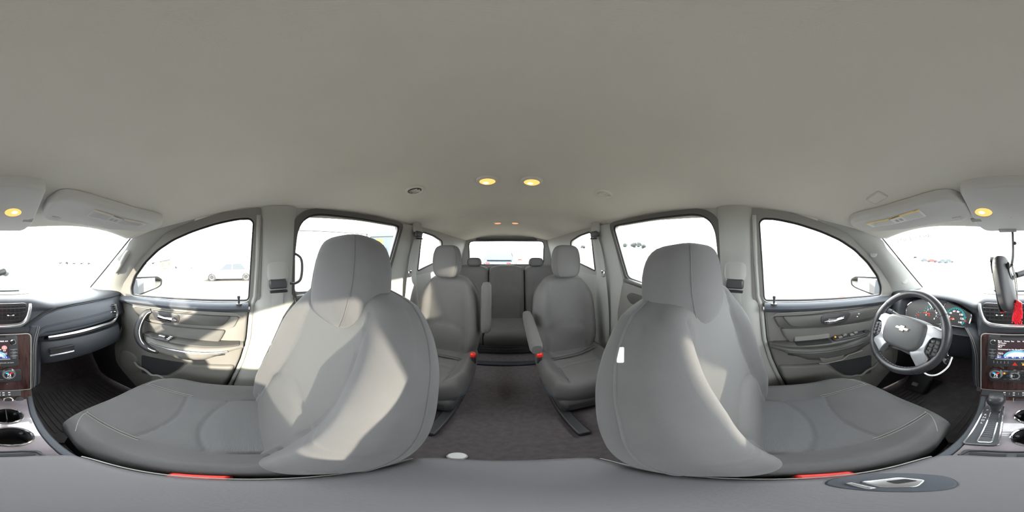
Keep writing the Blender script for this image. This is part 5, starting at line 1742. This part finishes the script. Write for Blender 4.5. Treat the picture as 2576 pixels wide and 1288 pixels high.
M_PAPERF = mat('faint_label_paper', (.62, .63, .63), .7)  # greyer, low-contrast label colours for the passenger visor
M_YELLOWF = mat('faint_yellow_print', (.66, .60, .50), .7)
visor(1, 'grey sun visor with faint warning label above the passenger seat')
visor(-1, 'grey sun visor with white and yellow warning label above the steering wheel')

# roof vents and microphone grille
for px, py, lab, r, dk in ((1043, 478, 'round dark roof air vent over the second row, passenger side', .030, M_DARK), (1520, 487, 'round pale roof air vent over the second row, driver side', .028, M_HEAD)):
    p = on_roof(px, py); nrm = rn(p.x, p.y)
    t = thing('roof_vent', lab, 'air vent', p, 'roof air vents')
    mb = MB(); mb.lathe([(r * 1.25, -.002), (r * 1.2, .004), (r, .006), (r * .95, .003)], p, nrm, 28); mb.build('vent_ring', M_HEAD, t)
    mb = MB(); mb.lathe([(r * .96, .001), (r * .9, .003), (.0002, .0035)], p, nrm, 24); mb.build('vent_disc', dk, t)
    for i in range(3):
        mb = MB(); mb.box(p + nrm * .005 + Vector((0, (-.012 + .012 * i) * 1, 0)), (r * 1.5 * (1 if i == 1 else .8), .003, .004)); mb.build('slat', M_HEAD, t)
p = on_roof(2206, 497); nrm = rn(p.x, p.y)
t = thing('microphone_grille', 'small square microphone grille in the headliner behind the driver sun visor', 'grille', p)
xa_ = Vector((1, 0, 0)) - nrm * nrm.x; xa_.normalize(); ya_ = nrm.cross(xa_)
fm = lambda a, b_, d: p + xa_ * a + ya_ * b_ + nrm * d
mb = MB(); mb.prism(round_poly([(-.03, -.022), (.03, -.022), (.03, .022), (-.03, .022)], .006), fm, -.002, .003, inset=.001); mb.build('grille_frame', M_OVH, t)
mb = MB(); mb.prism(round_poly([(-.025, -.017), (.025, -.017), (.025, .017), (-.025, .017)], .004), fm, .002, .0035); mb.build('grille_mesh', M_HEAD, t)
# grab handle on the passenger windshield pillar
mb = MB()
gpts = [(.607, .657, .958), (.588, .632, .968), (.578, .600, .992), (.563, .550, 1.034), (.560, .527, 1.055), (.577, .517, 1.068)]
gh = thing('pillar_grip', 'pale grab handle on the windshield pillar of the passenger side', 'handle', gpts[0])
mb.tube(catmull(gpts, 6), .011, 12); mb.build('grip', M_TRIM, gh)
for q_ in (gpts[0], gpts[-1]):
    mb = MB(); mb.box(Vector(q_) + Vector((.004, 0, 0)), (.02, .03, .03)); mb.build('handle_mount', M_TRIM, gh, bevel=.006)

# rear-view mirror hanging twisted on its arm
ma, mbm = seen(2514, 645, Y=.56), seen(2541, 781, Y=.53)
mc = (ma + mbm) / 2
mir = thing('interior_mirror', 'dark interior mirror twisted upright in front of the windshield', 'mirror', mc)
la_ = (ma - mbm).normalized()
nf = Vector((.80, -.60, .0)); nf = (nf - la_ * nf.dot(la_)).normalized(); wd = la_.cross(nf)
M = Matrix((la_, wd, nf)).transposed()
mb = MB(); mb.ellipsoid(mc, (ma - mbm).length / 2 * 1.02, .036, .019, M, e=.55, n=32, m=18); mb.build('housing', M_DARK, mir)
mb = MB()
gl = [(x * .92, y * .86) for x, y in ((-.106, -.03), (-.09, -.035), (.09, -.035), (.106, -.03), (.106, .03), (.09, .035), (-.09, .035), (-.106, .03))]
mb.prism(gl, lambda a, b_, d: mc + la_ * a + wd * b_ - nf * d, .0185, .0205); mb.build('mirror_glass', M_MIRROR, mir)
a0 = seen(2537, 707, Y=.55); a1 = seen(2576 - 20, 692, Y=.575); a2 = seen(2576 + 8, 683, Y=.62); a3 = seen(2576 + 14, 686, Y=.80)
mb = MB(); mb.tube([a0, a1], [.008, .0065], 10); mb.tube([a1, a2], [.011, .014], 12); mb.tube([a2, a3], [.012, .018], 12); mb.build('mirror_arm', M_DARK, mir)
w0 = seen(2547, 577, Y=.70); w1 = seen(2548, 612, Y=.66); w2 = seen(2548, 645, Y=.60); w3 = seen(2545, 668, Y=.56)
mb = MB(); mb.tube(catmull([w0, w1, w2, w3], 5), [.006] * 16, 8); mb.ellipsoid(w1 + Vector((.006, 0, 0)), .010, .008, .008, n=12, m=8); mb.build('wire_sleeve', M_DARK, mir)
mb = MB(); mb.tube(catmull([w3, seen(2538, 676, Y=.55), seen(2540, 690, Y=.548), seen(2544, 702, Y=.55)], 5), .002, 6); mb.ellipsoid(seen(2536, 668, Y=.55), .006, .006, .012, n=10, m=8); mb.build('mirror_clip', M_BLACK, mir)
# red charm
ca, cb = seen(2560, 755, Y=.535), seen(2558, 815, Y=.535)
ch = thing('hanging_charm', 'red beaded sachet hanging on a cord from the mirror arm', 'charm', cb)
mb = MB(); mb.tube(catmull([seen(2545, 668, Y=.55), seen(2552, 700, Y=.54), seen(2556, 730, Y=.535), ca], 5), .0016, 6); mb.tube(catmull([seen(2547, 668, Y=.55), seen(2556, 700, Y=.54), seen(2559, 730, Y=.535), ca], 5), .0014, 6); mb.build('cord', M_TRIM, ch)
px_ = [seen(x, y, Y=.535) for x, y in ((2558, 753), (2571, 762), (2573, 800), (2563, 808), (2555, 817), (2546, 803), (2549, 782), (2552, 765))]
mb = MB(); mb.prism([(p.x, p.z) for p in px_], lambda a, b_, d: Vector((a, .541 - d, b_)), 0, .012, inset=.004); sa = mb.build('sachet', M_CHARM, ch)
mb = MB()
rnd = random.Random(3)
for i in range(110):
    u, v = rnd.random(), rnd.random()
    x = lerp(lerp(px_[7].x, px_[5].x, v), lerp(px_[1].x, px_[2].x, v), u); z = lerp(px_[0].z - .008, px_[4].z + .006, v)
    mb.ellipsoid((x, .528, z), .0024, .0024, .0024, n=6, m=4)
bd = mb.build('beads', M_CHARM, ch); bd['kind'] = 'stuff'

# ================================================================ OUTSIDE
# door mirrors
def door_mirror(s, lab, pts):
    t = thing('door_mirror', lab, 'mirror', (s * .86, .66, .80), 'door mirrors')
    f = lambda a, b_, d: Vector((s * a, .60 + .24 * (1 - (a - .80) / .20) * .5 + d, b_))
    P = [(.765, .795), (.785, .90), (.80, .908), (.965, .900), (.995, .875), (.99, .835), (.965, .818), (.80, .765), (.775, .77)]
    mb = MB(); mb.prism(round_poly(P, .012), f, .0, .012)
    mb.build('mirror_rim', M_BLACK, t)
    c = Vector((s * .88, .735, .84))
    mb = MB(); mb.ellipsoid(c + Vector((0, .03, -.003)), .125, .065, .074, e=.6, n=28, m=16); mb.build('housing', M_CARB, t)
    G = [(.80, .790), (.808, .895), (.955, .892), (.982, .872), (.978, .840), (.958, .825), (.81, .779)]
    mb = MB(); mb.prism(round_poly(G, .008), f, -.003, .001); mb.build('mirror_glass', M_MIRROR, t, smooth=False)
    mb = MB(); mb.prism(round_poly([(.70, .80), (.72, .87), (.785, .90), (.80, .76), (.75, .76)], .01), lambda a, b_, d: Vector((s * a, .66 + d, b_)), 0, .06, inset=.01); mb.build('mirror_foot', M_CARB, t)
door_mirror(1, 'dark door mirror outside the front passenger window', None)
door_mirror(-1, 'dark door mirror outside the driver window', None)

def car(name, label, paint, loc, rot, L=4.4, Wd=1.75, Hh=1.45, grp=None, cat='car', suv=False):
    """a parked car: lower body, cabin, windows, wheels, lamps; built round the origin then placed"""
    R = Matrix.Translation(loc) @ Matrix.Rotation(rot, 4, 'Z')
    t = thing(name, label, cat, loc, grp)
    def X(p): return R @ Vector(p)
    h0, hb = .22, Hh * .60
    n = 12
    def sec(x, zlo, zhi, hw, tumble=.0):
        return [X((x, -hw, zlo)), X((x, -hw * 1.02, lerp(zlo, zhi, .5))), X((x, -hw * (1 - tumble), zhi * .99)), X((x, -hw * (.9 - tumble), zhi)), X((x, hw * (.9 - tumble), zhi)), X((x, hw * (1 - tumble), zhi * .99)), X((x, hw * 1.02, lerp(zlo, zhi, .5))), X((x, hw, zlo))]
    hw = Wd / 2
    body = [(-L / 2, .40, .70, .80), (-L / 2 + .08, .26, .82, .93), (-L * .36, h0, hb, 1), (-L * .1, h0, hb + .03, 1), (L * .15, h0, hb + .02, 1), (L * .30, h0, hb - .04, 1), (L * .44, .25, hb - .16, .93), (L / 2 - .03, .34, hb - .28, .82)]
    mb = MB(); mb.loft([sec(x, a, b_, hw * k_) for x, a, b_, k_ in body]); mb.build('body', paint, t, angle=30)
    cab = [(-L * .44 if suv else -L * .38, hb - .02, hb + .02, .95), (-L * .40 if suv else -L * .25, hb - .02, Hh - .04, .80), (-L * .1, hb - .02, Hh, .78), (L * .06, hb - .02, Hh - .03, .78), (L * .24, hb - .05, hb + .01, .9)]
    mb = MB(); mb.loft([sec(x, a, b_, hw * k_, .06) for x, a, b_, k_ in cab]); mb.build('cabin', paint, t, angle=30)
    for sg in (1, -1):
        for xa_, xb_, xc_, xd_ in ((-L * .30, -L * .07, -L * .07, -L * .22), (-L * .05, L * .17, L * .05, -L * .05)):
            y = sg * hw * .94
            mb = MB(); mb.add([X((xa_, y, hb + .03)), X((xb_, y, hb + .03)), X((xc_, y * .83, Hh - .10)), X((xd_, y * .83, Hh - .10)),
                               X((xa_, y * .97, hb + .03)), X((xb_, y * .97, hb + .03)), X((xc_, y * .80, Hh - .10)), X((xd_, y * .80, Hh - .10))], [(0, 1, 2, 3), (4, 7, 6, 5), (0, 4, 5, 1), (1, 5, 6, 2), (2, 6, 7, 3), (3, 7, 4, 0)])
            mb.build('window', M_CARG, t, smooth=False)
        for x in (-L * .30, L * .31):
            c = X((x, sg * (hw - .08), .32)); ax = (R.to_3x3() @ Vector((0, sg, 0)))
            mb = MB(); mb.lathe([(.18, .095), (.30, .10), (.32, .06), (.32, -.08), (.18, -.09)], c, ax, 24); wh = mb.build('wheel', M_TYRE, t)
            mb = MB(); mb.lathe([(.0002, .085), (.05, .09), (.10, .075), (.19, .098), (.20, .085), (.19, .02)], c, ax, 20); mb.build('wheel_rim', M_RIM, wh)
            mb = MB(); mb.lathe([(.33, .0), (.37, .02), (.37, .075), (.33, .09)], c, ax, 24); mb.f = mb.f[:-2]; mb.m = mb.m[:-2]; mb.build('wheel_arch', M_BLACK if paint is not M_CARW else M_TYRE, t)
    for (x, k_) in ((-L * .26 if not suv else -L * .43, -1), (L * .16, 1)):
        pass
    for sg in (1, -1):
        mb = MB(); mb.box(X((L / 2 - .10, sg * hw * .62, hb - .24)), (.12, .30, .12), R.to_3x3()); mb.build('headlamp', M_CHROME, t, bevel=.03)
        mb = MB(); mb.box(X((-L / 2 + .05, sg * hw * .66, .74)), (.08, .26, .13), R.to_3x3()); mb.build('tail_lamp', M_RED, t, bevel=.02)
    mb = MB(); mb.box(X((0, 0, .24)), (L * .50, Wd * .96, .08), R.to_3x3()); mb.build('sill', M_TYRE, t)
    return t
def place(px, dist):
    th = (px + 14) / 2576 * 2 * PI
    x, y = math.sin(th) * dist, math.cos(th) * dist
    return Vector((x, y, gz(x, y)))
def face(px, off=0.): return -(px + 14) / 2576 * 2 * PI + off
car('parked_car', 'white parked sedan seen through the front passenger window', M_CARW, place(578, 13.5), face(578, rad(172)))
car('parked_car', 'silver blue parked car behind the rear window', M_CARS, place(1262, 11), face(1262, rad(85)), cat='car', suv=True, Hh=1.55)
car('parked_car', 'white parked car behind the rear window, beside the blue one', M_CARW, place(1330, 13), face(1330, rad(90)), suv=True, Hh=1.6)
car('parked_car', 'small red car among far parked vehicles beyond the windshield', M_CARR, place(2345, 70), face(2345, rad(10)), grp='far parked vehicles')
car('parked_car', 'dark car in the far row beyond the windshield, nearest the wheel side', M_CARB, place(2328, 74), face(2328, rad(0)), grp='far parked vehicles')
car('parked_car', 'pale silver car in the far row beyond the windshield', M_CARS, place(2372, 66), face(2366, rad(20)), grp='far parked vehicles')
car('parked_car', 'dark suv at the end of the far row beyond the windshield', M_CARB, place(2388, 78), face(2388, rad(0)), grp='far parked vehicles', suv=True, Hh=1.7)
# tilted sheet-clad box far off on the passenger side
c = place(416, 48)
bx = thing('storage_box', 'weathered tilted storage box far off past the passenger door mirror', 'box', c)
Rb = Matrix.Rotation(face(416), 3, 'Z') @ Matrix.Rotation(rad(-9), 3, 'Y')
mb = MB(); mb.box(c + Vector((0, 0, 1.3)), (3.2, 2.0, 2.3), Rb); mb.build('shell', M_TAN, bx, smooth=False)
mb = MB(); mb.box(c + Vector((0, 0, 2.5)), (3.4, 2.2, .18), Rb); mb.build('lid', M_STEEL, bx, smooth=False)
mb = MB(); mb.box(c + Vector((1.9, 0, 1.9)), (.12, .12, 2.6), Rb); mb.build('post', M_STEEL, bx, smooth=False)
for px, d_, lab in ((443, 50, 'low dark scrap piece on the far dirt beyond the storage box'), (481, 48, 'dark upright scrap piece far off on the passenger side dirt')):
    c = place(px, d_); t = thing('scrap_piece', lab, 'scrap', c)
    mb = MB(); mb.box(c + Vector((0, 0, .25)), (1.0, .5, .45), Matrix.Rotation(rad(14), 3, 'Y')); mb.build('block', M_CARB, t, smooth=False)
    if px > 450:
        mb = MB(); mb.tube([c + Vector((0, 0, .4)), c + Vector((.25, 0, 1.2))], [.22, .08], 8); mb.build('upright', M_CARB, t)
# made-up red dome on a post, standing in for a window reflection
c = Vector((-1.25, .62, .60))
c = seen(2119, 752, X=-1.6)
mk = thing('red_reflection_dome', 'red dome standing in for a red reflection above the driver window sill', 'marker', Vector((c.x, c.y, gz(c.x, 0))))
mb = MB(); mb.lathe([(.078, -.10), (.075, -.02), (.058, .022), (.032, .044), (.0003, .050)], c, (0, 0, 1), 24); mb.build('dome', M_RED, mk)
mb = MB(); mb.tube([(c.x, c.y, gz(c.x, 0)), (c.x, c.y, c.z - .05)], .03, 12); mb.build('post', M_RED, mk)
# open shed with canopy and a yellow machine, rear passenger side
def shed():
    c = place(962, 14)
    t = thing('equipment_shed', 'grey steel shed with a long canopy beam outside the rear passenger window', 'shed', c)
    Rz = Matrix.Rotation(face(962), 3, 'Z')
    def F(x, y, z): return c + Rz @ Vector((x, y, z))
    mb = MB(); mb.box(F(.2, .5, 1.5), (2.2, 2.6, 3.0), Rz); mb.build('wall', M_STEEL, t, smooth=False)
    mb = MB(); mb.add([F(-1.0, -.9, 3.0), F(1.5, -.9, 3.0), F(1.5, 1.9, 3.0), F(-1.0, 1.9, 3.0), F(.3, -.9, 3.55), F(.3, 1.9, 3.55)], [(0, 1, 4), (2, 3, 5), (0, 4, 5, 3), (1, 2, 5, 4), (0, 3, 2, 1)]); mb.build('roof', M_STEEL, t, smooth=False)
    mb = MB(); mb.box(F(.75, -.82, 1.1), (.75, .06, 2.1), Rz); mb.build('door', M_CARS, t, smooth=False)
    a = place(925, 13.2) + Vector((0, 0, 2.75)); b_ = place(728, 9.5) + Vector((0, 0, 2.80))
    a.z = 2.45; b_.z = 2.55
    d_ = (b_ - a); Mx = Matrix.Rotation(math.atan2(d_.y, d_.x), 3, 'Z')
    mb = MB(); mb.box((a + b_) / 2, (d_.length, .25, .14), Mx); mb.build('canopy_beam', M_BEAM, t, smooth=False)
    for q_ in (a, b_):
        mb = MB(); mb.box((q_.x, q_.y, (q_.z + gz(q_.x, 0)) / 2), (.12, .12, q_.z - gz(q_.x, 0)), Mx); mb.build('post', M_BEAM, t, smooth=False)
    c2 = place(958, 11.5)
    lf = thing('lift_machine', 'yellow machine standing before the grey shed, rear passenger side', 'machine', c2)
    Rz2 = Matrix.Rotation(face(958), 3, 'Z')
    def G(x, y, z): return c2 + Rz2 @ Vector((x, y, z))
    mb = MB(); mb.box(G(0, 0, .75), (1.2, 1.4, .8), Rz2); mb.build('chassis', M_YEL, lf, bevel=.08)
    mb = MB(); mb.add([G(-.30, 0, 1.1), G(.30, 0, 1.1), G(.12, 0, 2.62), G(-.30, 0, 2.62), G(-.30, .35, 1.1), G(.30, .35, 1.1), G(.12, .35, 2.62), G(-.30, .35, 2.62)], [(0, 1, 2, 3), (7, 6, 5, 4), (0, 4, 5, 1), (1, 5, 6, 2), (2, 6, 7, 3), (3, 7, 4, 0)]); mb.build('mast', M_YEL, lf, smooth=False)
    for x in (-.45, .45):
        mb = MB(); mb.lathe([(.0002, .1), (.32, .1), (.34, .06), (.34, -.06), (.32, -.1), (.0002, -.1)], G(x, -.72, .36), Rz2 @ Vector((0, 1, 0)), 18); mb.build('wheel', M_TYRE, lf)
shed()
# far trees along the horizon
def tree(px, d_, h_, w_, lab, grp, seed):
    c = place(px, d_)
    t = thing('tree', lab, 'tree', c, grp)
    r_ = random.Random(seed)
    mb = MB(); mb.tube([c, c + Vector((0, 0, h_ * .55))], [h_ * .03, h_ * .02], 7); mb.build('trunk', M_TRUNK, t)
    mb = MB()
    for i in range(9):
        o_ = Vector((r_.uniform(-1, 1) * w_ * .26, r_.uniform(-1, 1) * w_ * .2, h_ * r_.uniform(.40, .78)))
        q_ = h_ * r_.uniform(.20, .30)
        mb.ellipsoid(c + o_, q_ * 1.2, q_ * 1.2, q_, n=10, m=7)
    mb.build('crown', M_TREE, t)
for i, (px, d_, hh, w_, lab) in enumerate((
        (1572, 170, 6.5, 5, 'far dark tree outside the rear driver side window, left of the taller clump'),
        (1594, 195, 8.5, 7, 'far tree at the left end of the taller clump outside the rear driver side window'),
        (1606, 215, 10.0, 8, 'tallest far tree in the middle of the clump outside the rear driver side window'),
        (1619, 190, 6.0, 7, 'low far tree at the right end of the clump outside the rear driver side window'),
        (152, 330, 5.2, 9, 'tiny horizon tree nearest the mirror arm beyond the passenger half of the windshield'),
        (168, 345, 6.0, 10, 'second tiny horizon tree from the mirror arm beyond the passenger half of the windshield'),
        (186, 335, 4.6, 9, 'third tiny horizon tree from the mirror arm beyond the passenger half of the windshield'),
        (205, 340, 5.4, 10, 'fourth tiny horizon tree from the mirror arm beyond the passenger half of the windshield'),
        (224, 330, 5.0, 9, 'tiny horizon tree nearest the passenger windshield pillar'),
        (366, 300, 5.0, 8, 'tiny horizon tree beside the passenger windshield pillar, left of the storage box'),
        (384, 290, 4.4, 8, 'tiny horizon tree just left of the storage box'),
        (2302, 300, 4.6, 8, 'tiny horizon tree left of the far parked vehicles'),
        (1432, 210, 5.0, 8, 'far tree in the rearmost driver side window, next to the headrest'),
        (1466, 225, 5.6, 9, 'far tree in the rearmost driver side window, next to the pillar'))):
    tree(px, d_, hh, w_, lab, 'far trees on the horizon', i)
texts_to_mesh()
